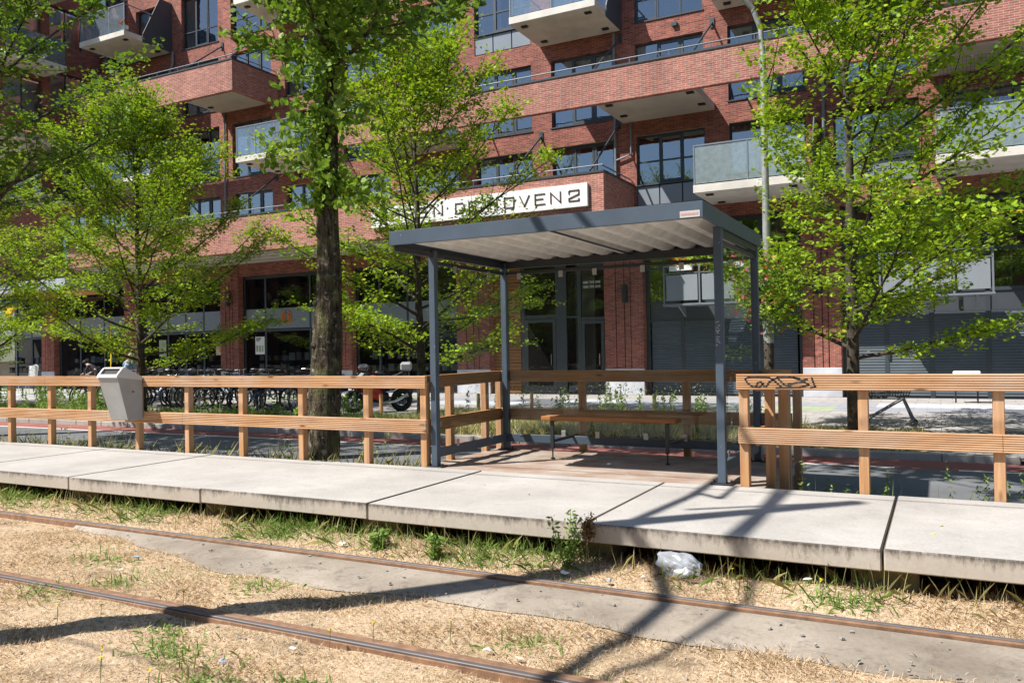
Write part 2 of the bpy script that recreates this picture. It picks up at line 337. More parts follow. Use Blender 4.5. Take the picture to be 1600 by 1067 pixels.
def blades(name,B,h,w,mat,lean=.5,bend=True,org=None,parent=None,kind='stuff',mats=None,mi=None):
    B=np.asarray(B,dtype=np.float64); N=len(B); h=(h if np.ndim(h) else np.full(N,h))*rng.uniform(.5,1.3,N); az=rng.uniform(0,2*np.pi,N); ln=np.clip(np.abs(rng.normal(lean,lean*.5+.05,N)),0,1.5)
    dr=np.stack([np.cos(az)*np.sin(ln),np.sin(az)*np.sin(ln),np.cos(ln)],1); sd=np.stack([-np.sin(az),np.cos(az),np.zeros(N)],1)*w/2
    m=B+dr*h[:,None]*.55; tip=B+dr*h[:,None]; tip[:,2]-=h*.25*np.sin(ln)
    V=np.stack([B-sd,B+sd,m+sd*.8,tip,m-sd*.8],1).reshape(-1,3); F=np.arange(N*5).reshape(N,5)
    o=mk(name,V,F,mats or mat,parent,mi=mi,org=org)
    if kind: o['kind']=kind
    return o
# ================================================================ ground and streets
F=27.02
struct('ground',MB().quad((-400,-400,-.46),(400,-400,-.46),(400,400,-.46),(-400,400,-.46)),'earth')
def grid(x0,x1,y0,y1,nx,ny,zf):
    xs=np.linspace(x0,x1,nx);ys=np.linspace(y0,y1,ny);X,Y=np.meshgrid(xs,ys);Z=zf(X,Y);V=np.stack([X,Y,Z],2).reshape(-1,3)
    i=np.arange((nx-1)*(ny-1));a=(i//(nx-1))*nx+i%(nx-1);Fq=np.stack([a,a+1,a+nx+1,a+nx],1);return V,Fq
def bumps(X,Y): return .012*np.sin(X*2.1+np.sin(Y*1.7)*2)*np.cos(Y*2.7+X*.6)+.008*np.sin(X*5.3+Y*4.1)+.005*np.sin(X*11+Y*9)
def bed_z(X,Y):
    b=np.clip((Y-4.45)/.35,0,1)*np.clip((-X*0+5.6-Y)/.15,0,1); return -.372+bumps(X,Y)*(1-b*.85)-.012*b+.065*np.clip((Y-5.58)/.4,0,1)
V,Fq=grid(-26,6,-6,6.02,640,240,bed_z); o=mk('track_bed',V,Fq,'straw_ground'); o['kind']='structure'
V,Fq=grid(-26,6,6.0,8.6,200,24,lambda X,Y:-.318+bumps(X,Y)*.6-.09*(Y-6)/2); o=mk('soil_under_platform',V,Fq,'earth'); o['kind']='structure'
# concrete strip between the tram rails, ragged edge towards the camera
mb=MB(); xs=np.linspace(-7.9,6,160); rr=random.Random(3); pr=[]
for x in xs:
    y=4.79+.05*math.sin(x*1.7)+.03*math.sin(x*5.1)+rr.uniform(-.012,.012)
    if x<-5.2: y+=(min(1,(-5.2-x)/2.7))**1.2*.62
    pr.append((x,y))
for a,b in zip(pr,pr[1:]): mb.quad((a[0],a[1],-.377),(b[0],b[1],-.377),(b[0],5.38,-.352),(a[0],5.38,-.352))
struct('concrete_strip',mb,'strip_concrete')
struct('road',MB().box(-60,30,8.75,12.75,-.6,-.40),'asphalt')
struct('road_marking',MB().quad((-60,12.70,-.396),(-.6,12.70,-.396),(-.6,12.80,-.396),(-60,12.80,-.396)).quad((.2,12.70,-.396),(30,12.70,-.396),(30,12.80,-.396),(.2,12.80,-.396)),'white_paint')
struct('bike_path',MB().box(-60,30,12.75,13.66,-.6,-.40),'red_asphalt')
mb=MB()
for i in range(-58,1): mb.box(i,i+.992,13.66,13.80,-.6,-.29,.012)
struct('kerb',mb,'kerb_concrete')
struct('driveway',MB().box(-.2,30,13.80,17.5,-.6,-.315).quad((-.2,13.66,-.35),(30,13.66,-.35),(30,13.8,-.315),(-.2,13.8,-.315)),'cobbles')
V,Fq=grid(-60,-.2,13.8,17.5,240,20,lambda X,Y:-.31+bumps(X,Y)*.5); o=mk('grass_verge',V,Fq,'straw_ground'); o['kind']='structure'
struct('sidewalk',MB().box(-60,30,17.5,21.6,-.6,-.30).box(-60,30,24.6,27.3,-.6,-.30),'sidewalk_tiles')
mb=MB(); rr=random.Random(11); x=-60
while x<30:
    for y0,y1 in ((21.6,23.1),(23.1,24.6)):
        xx=x+ (0 if y0<23 else .9); mb.cur=rr.choice([0,1,2,3,2,3,1]); mb.box(xx,xx+1.8,y0,y1,-.6,-.299)
    x+=1.8
struct('patterned_paving',mb,['tile_green','tile_dark','tile_light','tile_mid'])
# ================================================================ tram rails
def rail(y,lab):
    t=thing('tram_rail',lab,'tram rail',(-8,y,-.36),'pair of tram rails')
    s_=1 if y<4.5 else -1
    def pr_(a,b,z0,z1,c=.004):
        lo,hi=min(y+s_*a,y+s_*b),max(y+s_*a,y+s_*b); return [(lo,z0),(hi,z0),(hi,z1-c),(hi-c,z1),(lo+c,z1),(lo,z1-c)]
    MB().prism(pr_(-.038,.0,-.40,-.330),0,-30,8).build('running_surface','rail_top',t)
    MB().prism(pr_(-.050,-.0385,-.40,-.343),0,-30,8).build('head_edge','rail_rust',t)
    MB().prism(pr_(.0,.012,-.40,-.350),0,-30,8).build('groove','rail_rust',t)
    MB().prism(pr_(.012,.070 if s_>0 else .045,-.40,-.332),0,-30,8).build('guard_flange','rail_rust',t)
plain('steel_clip_dull',(.17,.16,.155),.75,.0,.25,8)
rail(3.87,'rusty grooved tram rail nearest the camera, running through dry grass on both sides')
rail(5.44,'rusty grooved tram rail nearer the platform, beside the bare concrete strip')
# ================================================================ platform
JX=[-.365-2.13*k for k in range(9,-3,-1)]
for i,(a,b) in enumerate(zip(JX,JX[1:])):
    pos={8:'with the black painted steel post standing at its back edge',9:'the rightmost one in view, beside the widest open joint',7:'directly in front of the shelter with the green weed at its left corner... '}
    nm=['far left end slab','slab well left of the bin','slab left of the bin','slab just right of the grey bin','slab in front of the ivy covered tree','slab between ivy tree and shelter','slab at the left shelter post','slab in front of the shelter, bright green weed at its right corner','slab at right shelter post crossed by the mast shadow','rightmost slab beyond the open joint','slab out at the right end']
    L='pale concrete platform slab, '+nm[min(i,10)]
    dz=.004*math.sin(i*2.3); o=MB().box(a+.008,b-.008,5.965,8.075,-.148+dz,dz,.008).build('platform_slab','platform_concrete'); setp(o,L,'platform slab','concrete slabs of the tram platform')
for i,jx in enumerate(JX):
    w=.42 if i%2 else .3
    o=MB().box(jx-w/2,jx+w/2,6.16,6.5,-.45,-.15,.01).build('support_block','block_concrete'); 
    setp(o,'yellowish concrete support block in the shadow under a platform slab joint','support block','support blocks under the platform joints')
# deck of weathered planks
dk=thing('wooden_deck','weathered brown plank deck under the bus shelter','deck',(-3.5,9,-.05)); y=8.083;i=0
while y<9.98:
    MB().box(-5.50,-1.52,y,y+.136,-.045,-.004+.002*math.sin(i*3),.004).build('plank','deck_wood',dk); y+=.142;i+=1
MB().box(-5.5,-1.52,8.1,9.95,-.14,-.047).build('joists','deck_wood',dk)
# ================================================================ fences
def ridged(mb,x0,x1,yf,z0,z1,n,th=.045,g=.013):
    # board along X, ridged front face at yf (towards -Y)
    prof=[]; st=(z1-z0)/n
    for k in range(n):
        a=z0+k*st; prof+=[(yf+g,a),(yf+g,a+st*.24),(yf,a+st*.34),(yf,a+st*.93)]
    prof+=[(yf+g,z1),(yf+th,z1),(yf+th,z0)]
    mb.prism(prof[::1],0,x0,x1)
def ridged_y(mb,y0,y1,xf,z0,z1,n,s=1,th=.045,g=.013):
    prof=[]; st=(z1-z0)/n
    for k in range(n):
        a=z0+k*st; prof+=[(xf-s*g,a),(xf-s*g,a+st*.22),(xf,a+st*.32),(xf,a+st*.92)]
    prof+=[(xf-s*g,z1),(xf-s*th,z1),(xf-s*th,z0)]
    mb.prism(prof,1,y0,y1)
def post(mb,x,y,w=.088,z0=-.5,z1=1.0): mb.box(x-w/2,x+w/2,y-w/2,y+w/2,z0,z1,.006)
FL=thing('wooden_fence','long two-rail timber fence behind the platform, left of the shelter, carrying the grey bin','fence',(-11,8.1,-.3))
for x in [-17.7,-16.66,-15.6,-14.6,-13.54,-12.49,-11.51,-10.44,-9.4,-8.36,-7.31,-6.26,-5.42]:
    m=MB(); post(m,x,8.125); m.build('post','fence_post_wood',FL)
for a,b in ((-18,-12.52),(-12.515,-5.355)):
    m=MB(); ridged(m,a,b,8.03,.925,1.075,7); m.build('top_rail','fence_rail_wood',FL)
for a,b in ((-18,-11.05),(-11.045,-9.43),(-9.425,-5.355)):
    m=MB(); ridged(m,a,b,8.03,.40,.56,7); m.build('lower_rail','fence_rail_wood',FL)
FR=thing('wooden_fence','short two-rail timber fence right of the shelter with black graffiti on its top rail','fence',(0,8.1,-.3))
for x in (-1.70,-.63,.435,1.5,2.55,3.6):
    m=MB(); post(m,x,8.13); m.build('post','fence_post_wood',FR)
m=MB(); ridged(m,-1.755,3.8,8.035,.94,1.09,7); FRt=m.build('top_rail','fence_rail_wood',FR)
m=MB(); ridged(m,-1.745,.455,8.035,.42,.575,8); m.build('lower_rail','fence_rail_wood',FR)
m=MB(); ridged(m,.459,3.8,8.035,.42,.575,8); m.build('lower_rail','fence_rail_wood',FR)
# graffiti strokes (paint film on the ridges)
def P2(px,py):  # only used for laying out the tag on the board: fractions of board length/height
    return (-1.755+px*1.0,8.0335,.955+py*.12)
GS=[[(.20,.92),(.14,.75),(.17,.45),(.25,.12),(.36,.10),(.42,.45)],[(.2,.9),(.34,.93),(.5,.85)],[(.30,.12),(.33,.45),(.38,.5),(.43,.12)],[(.45,.10),(.50,.5),(.62,.85),(.72,.3),(.82,.2)],[(.5,.88),(.6,.5),(.68,.12)],[(.62,.9),(.8,.92),(.95,.8)],[(.78,.35),(.9,.45),(1.02,.5),(1.08,.3),(.95,.1),(.6,.06)],[(1.12,.85),(1.14,.5),(1.17,.15),(1.10,.08)],[(.86,.85),(.98,.62),(1.06,.75)]]
mb=MB()
for st in GS:
    for (a,b),(c,d) in zip(st,st[1:]):
        A=Vector(P2(a*.62,b));B=Vector(P2(c*.62,d));dr=(B-A).normalized();n=Vector((-dr.z,0,dr.x))*.0085;e=dr*.004
        mb.quad(tuple(A-n-e),tuple(B-n+e),tuple(B+n+e),tuple(A+n-e))
mb.build('graffiti','graffiti_ink',FR)
FA=thing('wooden_fence','timber fence of the alcove wrapping round the back and sides of the shelter','fence',(-3.5,10.1,-.3))
for x,y in ((-5.50,8.80),(-5.50,9.70),(-5.5,10.12),(-4.23,10.10),(-2.82,10.10),(-1.50,10.08),(-1.50,8.36),(-1.395,8.5),(-1.50,9.3)):
    m=MB(); post(m,x,y); m.build('post','fence_post_wood',FA)
for z0,z1 in ((.925,1.075),(.40,.56)):
    m=MB(); ridged(m,-5.45,-1.62,10.0,z0,z1,7); m.build('back_rail','fence_rail_wood',FA)
    m=MB(); ridged_y(m,8.08,10.05,-5.405,z0,z1,7,1); m.build('side_rail','fence_rail_wood_cross_shaded',FA)
    m=MB(); ridged_y(m,8.09,10.05,-1.595,z0,z1,7,-1); m.build('side_rail','fence_rail_wood_cross_shaded',FA)
# ================================================================ shelter
SH=thing('tram_shelter','grey steel tram stop shelter with flat roof and glass walls on the platform','shelter',(-3.6,9,0))
XL,XR,YF,YB=-5.295,-1.93,8.155,9.94
for x in (XL,XR):
    for y in (YF,YB):
        q=MB().box(x-.04,x+.04,y-.04,y+.04,.012,2.55,.004).build('post','shelter_paint',SH)
        b=MB().box(x-.11,x+.11,y-.075,y+.075,0,.012,.002)
        for sx in (-1,1): b.tube([(x+sx*.085,y,0),(x+sx*.085,y,.04)],.013,6)
        b.build('base_plate','shelter_paint_dark',q)
RX0,RX1,RY0,RY1,RZ0,RZ1=-5.345,-1.872,7.36,10.06,2.535,2.687
m=MB(); m.box(RX0,RX1,RY0,RY0+.03,RZ0,RZ1,.003).box(RX0,RX1,RY1-.03,RY1,RZ0,RZ1,.003).box(RX0,RX0+.03,RY0+.031,RY1-.031,RZ0,RZ1,.003).box(RX1-.03,RX1,RY0+.031,RY1-.031,RZ0,RZ1,.003)
m.box(RX0+.031,RX1-.031,RY0+.031,RY0+.055,RZ0+.002,RZ0+.012)
fs=m.build('fascia','shelter_paint',SH)
plain('plate_pale',(.50,.47,.47),.5,0,.05)
# small maker plate with lettering on the fascia
mb=MB().box(-2.085,-1.90,RY0-.004,RY0,RZ0+.008,RZ0+.068); pl=mb.build('maker_plate','plate_pale',SH)
mb=MB()
for i in range(13):
    x=-2.075+i*.0125; mb.box(x,x+.008,RY0-.006,RY0-.0042,RZ0+.028,RZ0+.028+(.018 if i%3 else .024))
mb.build('lettering','plate_ink',pl)
# corrugated roof sheet, trapezoid ribs running front to back
mb=MB(); p=.27; x=RX0+.035; prof=[]
while x<RX1-.04:
    for dx,z in ((0,2.64),(.05,2.64),(.11,2.565),(.20,2.565)):
        if x+dx<RX1-.035: prof.append((x+dx,z))
    x+=p
for a,b in zip(prof,prof[1:]): mb.quad((a[0],RY0+.04,a[1]+.008),(a[0],RY1-.035,a[1]),(b[0],RY1-.035,b[1]),(b[0],RY0+.04,b[1]+.008))
mb.build('roof_sheet','soffit_sheet',SH)
MB().quad((RX0+.03,RY0+.03,2.675),(RX1-.03,RY0+.03,2.675),(RX1-.03,RY1-.03,2.672),(RX0+.03,RY1-.03,2.672)).build('roof_top','shelter_paint_dark',SH)
m=MB().tube([(-3.45,RY0+.05,2.555),(-3.45,9.9,2.55)],.012,8); m.build('roof_pipe','shelter_paint_dark',SH)
m=MB().box(XL+.04,XR-.04,YB-.03,YB+.03,2.47,2.57,.003).box(XL-.03,XL+.03,RY0+.06,YB-.042,2.47,2.534,.003).box(XR-.03,XR+.03,YF+.045,YB-.042,2.47,2.534,.003); m.build('roof_beam','shelter_paint_dark',SH)
m=MB().box(XL+.04,XR-.04,YB-.02,YB+.02,2.385,2.43,.003).box(XL-.02,XL+.02,YF+.042,YB-.042,2.385,2.43,.003).box(XR-.02,XR+.02,YF+.042,YB-.042,2.385,2.43,.003); m.build('glazing_rail','shelter_paint_dark',SH)
m=MB().box(XL+.04,XR-.04,YB-.025,YB+.025,.11,.215,.004); m.build('lower_rail','shelter_paint',SH)
m=MB().box(XL-.025,XL+.025,YF+.042,YB-.042,.11,.215,.004); m.build('lower_rail','shelter_paint',SH)
m=MB().box(XR-.025,XR+.025,YF+.042,YB-.042,.11,.215,.004); m.build('lower_rail','shelter_paint',SH)
for a,b in ((XL+.05,-4.19),(-4.17,-3.06),(-3.04,XR-.05)):
    MB().quad((a,YB,.235),(b,YB,.235),(b,YB,2.37),(a,YB,2.37)).build('glass_pane','shelter_glass',SH)
MB().quad((XL,YF+.05,.235),(XL,YB-.05,.235),(XL,YB-.05,2.37),(XL,YF+.05,2.37)).build('glass_pane','shelter_glass',SH)
MB().quad((XR,YF+.05,.235),(XR,YB-.05,.235),(XR,YB-.05,2.37),(XR,YF+.05,2.37)).build('glass_pane','shelter_glass',SH)
for x in (-5.05,-4.43,-3.95,-3.3,-2.8,-2.2):
    for z0 in (2.315,.20): MB().box(x-.03,x+.03,YB-.036,YB-.027,z0,z0+.085,.002).build('glass_clip','steel_clip',SH)
for X,s in ((XL,1),(XR,-1)):
    for y in (8.6,9.45):
        for z0 in (2.315,.20): MB().box(min(X+s*.028,X+s*.036),max(X+s*.028,X+s*.036),y-.03,y+.03,z0,z0+.085,.002).build('glass_clip','steel_clip',SH)
# small scratched tag on the right front post
mb=MB(); rr=random.Random(5)
for k in range(9):
    z=1.60-k*.028; pts=[(XR-.018+rr.uniform(-.012,.03),8.1145,z+rr.uniform(-.01,.01)) for _ in range(4)]
    mb.tube(pts,.0016,4)
mb.build('scratched_tag','white_paint',SH)
BN=thing('bench','low brown timber bench on two thin dark legs inside the shelter','bench',(-3.5,9.35,0))
MB().box(-4.43,-2.71,9.22,9.46,.475,.53,.008).build('seat','bench_wood',BN)
for x in (-4.30,-2.83):
    m=MB().box(x-.022,x+.022,9.26,9.30,.12,.47,.003).box(x-.014,x+.014,9.24,9.44,.455,.474).tube([(x,9.28,.12),(x,9.28,.0)],.009,6).tube([(x,9.28,.0),(x,9.28,.012)],.03,8); m.build('leg','shelter_paint_dark',BN)
    m=MB().box(x-.012,x+.012,9.30,9.93,.20,.235); m.build('bracket','shelter_paint_dark',BN)
# ================================================================ litter bin
BI=thing('litter_bin','grey tapering metal litter bin mounted on the left timber fence','bin',(-10.4,7.85,.46))
def hexa(mb,P): # P: 8 verts bottom(4) top(4)
    n=len(mb.v); mb.v+=P; mb.f+=[tuple(n+i for i in f) for f in ((3,2,1,0),(4,5,6,7),(0,1,5,4),(1,2,6,5),(2,3,7,6),(3,0,4,7))]; mb.mi+=[mb.cur]*6
mb=MB(); x0,x1=-10.655,-10.235
hexa(mb,[(x0+.03,7.80,.46),(x1-.03,7.80,.46),(x1,8.02,.46),(x0,8.02,.46),(x0,7.62,1.07),(x1,7.62,1.07),(x1,8.02,1.02),(x0,8.02,1.02)])
body=mb.build('body','bin_grey',BI)
mb=MB()
for x in (x0-.006,x1-.03): mb.prism([(7.60,1.071),(7.61,1.10),(7.70,1.20),(7.735,1.215),(8.02,1.07),(8.02,1.021),(7.62,1.071)],0,x,x+.036)
mb.prism([(7.60,1.071),(7.61,1.10),(7.625,1.117),(7.645,1.117),(7.645,1.071)],0,x0+.03,x1-.03)
mb.prism([(7.695,1.195),(7.735,1.215),(8.02,1.072),(8.02,1.05),(7.72,1.18)],0,x0+.03,x1-.03)
mb.build('hood','bin_rim',BI)
MB().quad((x0+.03,7.655,1.10),(x1-.03,7.655,1.10),(x1-.03,7.715,1.172),(x0+.03,7.715,1.172)).build('opening','black_void',BI)
MB().tube([(x1+.001,7.87,.86),(x1+.004,7.87,.86)],.012,8).build('lock','black_metal',BI)
# ================================================================ tall building
BD=thing('apartment_building','tall red brick apartment building with long brick parapets and concrete balconies across the street','building',(-18,F,-.3))
KW=lambda k:-9.14+3.18*k
FLS={1:(6.17,8.62),2:(9.35,11.80),3:(12.53,14.98),4:(15.71,18.16),5:(18.89,21.34)}
ops=[]; wins=[]
for k in range(-10,5):
    for f,(a,b) in FLS.items():
        if f==5 and k>-6: continue
        x0=KW(k); x1=x0+2.38; pn=0
        if (f,k) in ((1,0),(3,-2),(1,2)): pn=1
        ops.append((x0,x1,a,b)); wins.append((x0,x1,a,b,k,f,pn))
GO=[(-15.0,-10.42,-.3,5.25),(-21.55,-16.5,-.3,4.85),(-27.95,-22.6,-.3,4.85),(-34.6,-29.12,-.3,4.85),(-41.2,-35.7,-.3,4.85),(-47,-42.3,-.3,4.85),(-8.97,-3.82,-.3,5.6),(-2.65,2.6,-.3,5.6),(3.7,8.5,-.3,5.6)]
ops+=GO
def wallmesh(mb,x0,x1,z0,z1,y,ops,dep=.22):
    xs=sorted(set([x0,x1]+[o[0] for o in ops]+[o[1] for o in ops])); zs=sorted(set([z0,z1]+[o[2] for o in ops]+[o[3] for o in ops]))
    xs=[x for x in xs if x0<=x<=x1]; zs=[z for z in zs if z0<=z<=z1]
    for a,b in zip(xs,xs[1:]):
        run=None
        for c,d in zip(zs,zs[1:]):
            cx,cz=(a+b)/2,(c+d)/2; hole=any(o[0]<cx<o[1] and o[2]<cz<o[3] for o in ops)
            if not hole:
                run=[c,d] if run is None else [run[0],d]
            if hole and run: mb.quad((a,y,run[0]),(b,y,run[0]),(b,y,run[1]),(a,y,run[1])); run=None
        if run: mb.quad((a,y,run[0]),(b,y,run[0]),(b,y,run[1]),(a,y,run[1]))
    for (a,b,c,d) in ops:
        Y=y+dep; mb.quad((a,y,c),(a,y,d),(a,Y,d),(a,Y,c)).quad((b,y,c),(b,Y,c),(b,Y,d),(b,y,d)).quad((a,y,d),(b,y,d),(b,Y,d),(a,Y,d)).quad((a,y,c),(a,Y,c),(b,Y,c),(b,y,c))
mb=MB(); wallmesh(mb,-50,9,-.3,22.5,F,ops,.24); mb.build('wall','brick',BD)
# pilasters of the ground floor piers with plinths and grooves
for xc in (-9.69,-3.235,-15.75,-22.08,-28.53,-35.15,-41.75):
    w={-9.69:.70,-3.235:.56,-15.75:.72,-22.08:.50,-28.53:.56,-35.15:.52,-41.75:.52}[xc]; zt=5.3
    mb=MB()
    for a,b,d in ((-w,-w*.42,.05),(-w*.42+.03,w*.02,.05),(w*.02+.03,w*.34,.05),(w*.34+.03,w,.05)): mb.box(xc+a+.003,xc+b-.003,F-d,F-.001,.62,zt,.0)
    mb.build('pier','brick',BD)
    MB().box(xc-w-.01,xc+w+.01,F-.07,F-.001,-.3,.618,.01).build('plinth','plinth',BD)
def window(x0,x1,z0,z1,k,f,pn):
    y=F+.15; mb=MB(); fw=.055; zb=z0
    if pn: zb=z0+.75
    rr=random.Random(k*31+f*7)
    door=(f in (1,) and k<-0 and k>-8) or (f==2 and k>=-4) or (f==3 and k<-5)
    n=3; w=(x1-x0)/n
    mb.box(x0,x0+fw,y,y+.07,zb,z1).box(x1-fw,x1,y,y+.07,zb,z1).box(x0+fw,x1-fw,y,y+.07,z1-fw,z1).box(x0+fw,x1-fw,y,y+.07,zb,zb+fw)
    for i in (1,2): mb.box(x0+w*i-.03,x0+w*i+.03,y,y+.07,zb+fw,z1-fw)
    for i in ((1,2) if door else (rr.choice((0,1,2)),)):
        a=x0+w*i+.03; b=x0+w*(i+1)-.03
        for q in ((a,a+.055,zb+fw,z1-fw),(b-.055,b,zb+fw,z1-fw),(a+.055,b-.055,z1-fw-.06,z1-fw),(a+.055,b-.055,zb+fw,zb+fw+.09)): mb.box(q[0],q[1],y-.012,y+.06,q[2],q[3])
    if not door: mb.box(x0+fw,x1-fw,y-.002,y+.06,zb+.78,zb+.83)
    # sill
    mb.box(x0-.04,x1+.04,F-.035,y+.02,zb-.04,zb)
    wf=mb.build('window','frame_grey',BD)
    MB().quad((x0+.01,y+.03,zb+.01),(x1-.01,y+.03,zb+.01),(x1-.01,y+.03,z1-.01),(x0+.01,y+.03,z1-.01)).build('pane','window_glass',wf)
    if pn:
        mb=MB()
        for i in range(3): mb.box(x0+w*i+.02,x0+w*(i+1)-.02,F+.03,F+.06,z0+.04,zb-.07,.004)
        mb.build('spandrel_panel','panel_grey',BD); MB().box(x0,x1,F+.061,F+.10,z0,zb-.04).build('spandrel_back','black_void',BD)
    # curtains
    def cur(a,b):
        mb=MB(); xs=np.linspace(a,b,max(4,int((b-a)/.04))); 
        pts=[(x,y+.11+.025*math.sin(x*34+k)) for x in xs]
        for p,q in zip(pts,pts[1:]): mb.quad((p[0],p[1],zb),(q[0],q[1],zb),(q[0],q[1],z1),(p[0],p[1],z1))
        mb.build('curtain','curtain',wf)
    t=rr.random()
    if t<.34: cur(x0+.02,x0+w*rr.uniform(.7,1.3)); cur(x1-w*rr.uniform(.5,1.1),x1-.02)
    elif t<.62: cur(x0+.02,x1-.02)
    elif t<.85: cur(x0+.02,x0+w*rr.uniform(.6,1.4))
for w_ in wins: window(*w_)
# rooms behind the glass
mb=MB()
for z in (5.75,8.98,12.16,15.35,18.5,21.6): mb.box(-50,9,F+.26,F+3.2,z,z+.3)
mb.quad((-50,F+3.2,-.3),(9,F+3.2,-.3),(9,F+3.2,22),(-50,F+3.2,22)); 
for k in range(-12,6): mb.box(KW(k)-.5,KW(k)-.3,F+.26,F+3.2,6,22)
mb.build('rooms','interior',BD)
mb=MB().box(-50,9,F+.0,F+12,22.5,22.8); mb.build('roof','frame_dark',BD)
# parapets (long brick balustrades)
def band(x0,x1,yf,z0,z1,lret=False,rret=False,soff=()):
    mb=MB(); mb.box(x0,x1,yf,yf+.2,z0,z1)
    if rret: mb.box(x1-.2,x1,yf+.201,F-.001,z0,z1)
    if lret: mb.box(x0,x0+.2,yf+.201,F-.001,z0,z1)
    p=mb.build('parapet','brick_parapet',BD)
    mb=MB().box(x0-.02,x1+.02,yf-.03,yf+.23,z1,z1+.06)
    if rret: mb.box(x1-.23,x1+.03,yf+.231,F-.002,z1,z1+.06)
    mb.build('coping','frame_grey',p)
    mb=MB(); mb.tube([(x0,yf+.1,z1+.25),(x1-.05,yf+.1,z1+.25)],.022,8); x=x0+.1
    if rret: mb.tube([(x1-.1,yf+.1,z1+.25),(x1-.1,F-.02,z1+.25)],.022,8)
    while x<x1: mb.tube([(x,yf+.1,z1+.05),(x,yf+.1,z1+.24)],.014,6); x+=1.27
    mb.build('handrail','rail_silver',p)
    for a,b,zs in soff: 
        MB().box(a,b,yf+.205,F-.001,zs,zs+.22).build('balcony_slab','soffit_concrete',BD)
        for x in (a+.25,b-.3):
            for q in (F-1.0,yf+.4): MB().box(x,x+.22,q,q+.15,zs-.05,zs-.001).build('bracket_plate','frame_dark',BD)
band(-35.7,-9.24,24.09,5.45,6.88,rret=True,soff=((-35.6,-9.45,5.40),))
band(-21.2,9,24.24,9.08,10.13,soff=((-9.60,-6.42,9.13),(-19.1,-15.95,9.13),(-.15,8.9,9.13)))
band(-35.2,-25.45,24.40,12.18,13.43,rret=True,soff=((-28.9,-25.68,12.36),(-35.1,-32.0,12.36)))
# dark joint lines under the lowest slab
mb=MB()
for i in range(3): mb.box(-35.5,-9.5,24.6+i*.8,24.63+i*.8,5.39,5.399)
mb.build('soffit_joints','frame_dark',BD)
def strut(xw,zw,xf,zf,yf): 
    m=MB().tube([(xw,F-.02,zw),(xf,yf,zf)],.035,6); m.box(xw-.07,xw+.07,F-.04,F-.001,zw-.16,zw+.16); m.build('strut','frame_grey',BD)
strut(-12.75,9.1,-12.75,7.0,24.25);strut(-9.75,9.1,-9.75,7.0,24.25);strut(-6.44,12.0,-6.44,10.2,24.4);strut(-28.75,15.4,-28.75,13.5,24.55);strut(-25.85,15.9,-25.85,13.5,24.55);strut(-19.1,9.1,-19.1,7.0,24.25);strut(-25.6,9.1,-25.6,7.0,24.25);strut(-32.0,9.1,-32.0,7.0,24.25);strut(-9.65,12.1,-9.65,10.2,24.4);strut(-15.9,12.1,-15.9,10.2,24.4)
def balcony(x0,x1,zs,yf=24.55,gl='balcony_glass',side=None,n=3,h=1.12,flow=None):
    mb=MB().box(x0,x1,yf,F-.001,zs,zs+.24,.01); b=mb.build('balcony','balcony_concrete',BD)
    mb=MB(); zt=zs+.30; w=(x1-x0-.06)/n
    for i in range(n+1): x=x0+.03+w*i; mb.box(x-.02,x+.02,yf+.03,yf+.07,zs+.12,zt+h)
    mb.box(x0+.01,x1-.01,yf+.025,yf+.075,zt+h,zt+h+.04)
    for x in (x0+.03,x1-.03): mb.box(x-.02,x+.02,yf+.076,F-.01,zt+h,zt+h+.04)
    mb.build('railing','rail_silver',b)
    mb=MB().quad((x0+.04,yf+.045,zt-.02),(x1-.04,yf+.045,zt-.02),(x1-.04,yf+.045,zt+h-.01),(x0+.04,yf+.045,zt+h-.01))
    mb.quad((x0+.03,yf+.1,zt-.02),(x0+.03,F-.05,zt-.02),(x0+.03,F-.05,zt+h-.01),(x0+.03,yf+.1,zt+h-.01))
    if side!='R': mb.quad((x1-.03,yf+.1,zt-.02),(x1-.03,F-.05,zt-.02),(x1-.03,F-.05,zt+h-.01),(x1-.03,yf+.1,zt+h-.01))
    mb.build('glass_panel',gl,b)
    if side=='R':
        pr=[(yf+.95,zs-.02),(F-.01,zs-.02),(F-.01,zt+h+.9),(yf+1.9,zt+h+.9),(yf+.95,zs+.35)]
        MB().prism(pr,0,x1+.002,x1+.04).build('privacy_screen','panel_dark',b)
    for x in (x0+.3,x1-.5):
        for q in (F-.55,yf+.3): MB().box(x,x+.22,q,q+.15,zs-.05,zs-.001).build('bracket_plate','frame_dark',b)
    return b
balcony(-35.2,-32.08,15.73,24.45,side='R'); balcony(-25.48,-22.3,15.70); balcony(-25.48,-22.3,9.20,n=3)
balcony(-12.75,-9.62,12.37,24.60,side='R',n=2); balcony(-6.25,-3.1,12.37,24.6); balcony(-6.55,-3.3,6.0,24.62,'balcony_glass_milky',side='R',n=2)
balcony(0.0,3.2,6.12,24.7,'balcony_glass_milky'); balcony(-35.1,-30.65,9.15,24.55); balcony(3.2,6.4,12.4,24.6)
balcony(-41.6,-38.5,9.15,24.6,side='R'); balcony(-12.6,-9.6,18.7,24.6)
# bird net above the right balcony
mb=MB()
for i in range(34): x=.15+i*.09; mb.tube([(x,24.8,7.62),(x,24.8,8.9)],.004,3,False)
for i in range(15): z=7.62+i*.09; mb.tube([(.1,24.8,z),(3.1,24.8,z)],.004,3,False)
mb.build('bird_net','black_metal',BD)
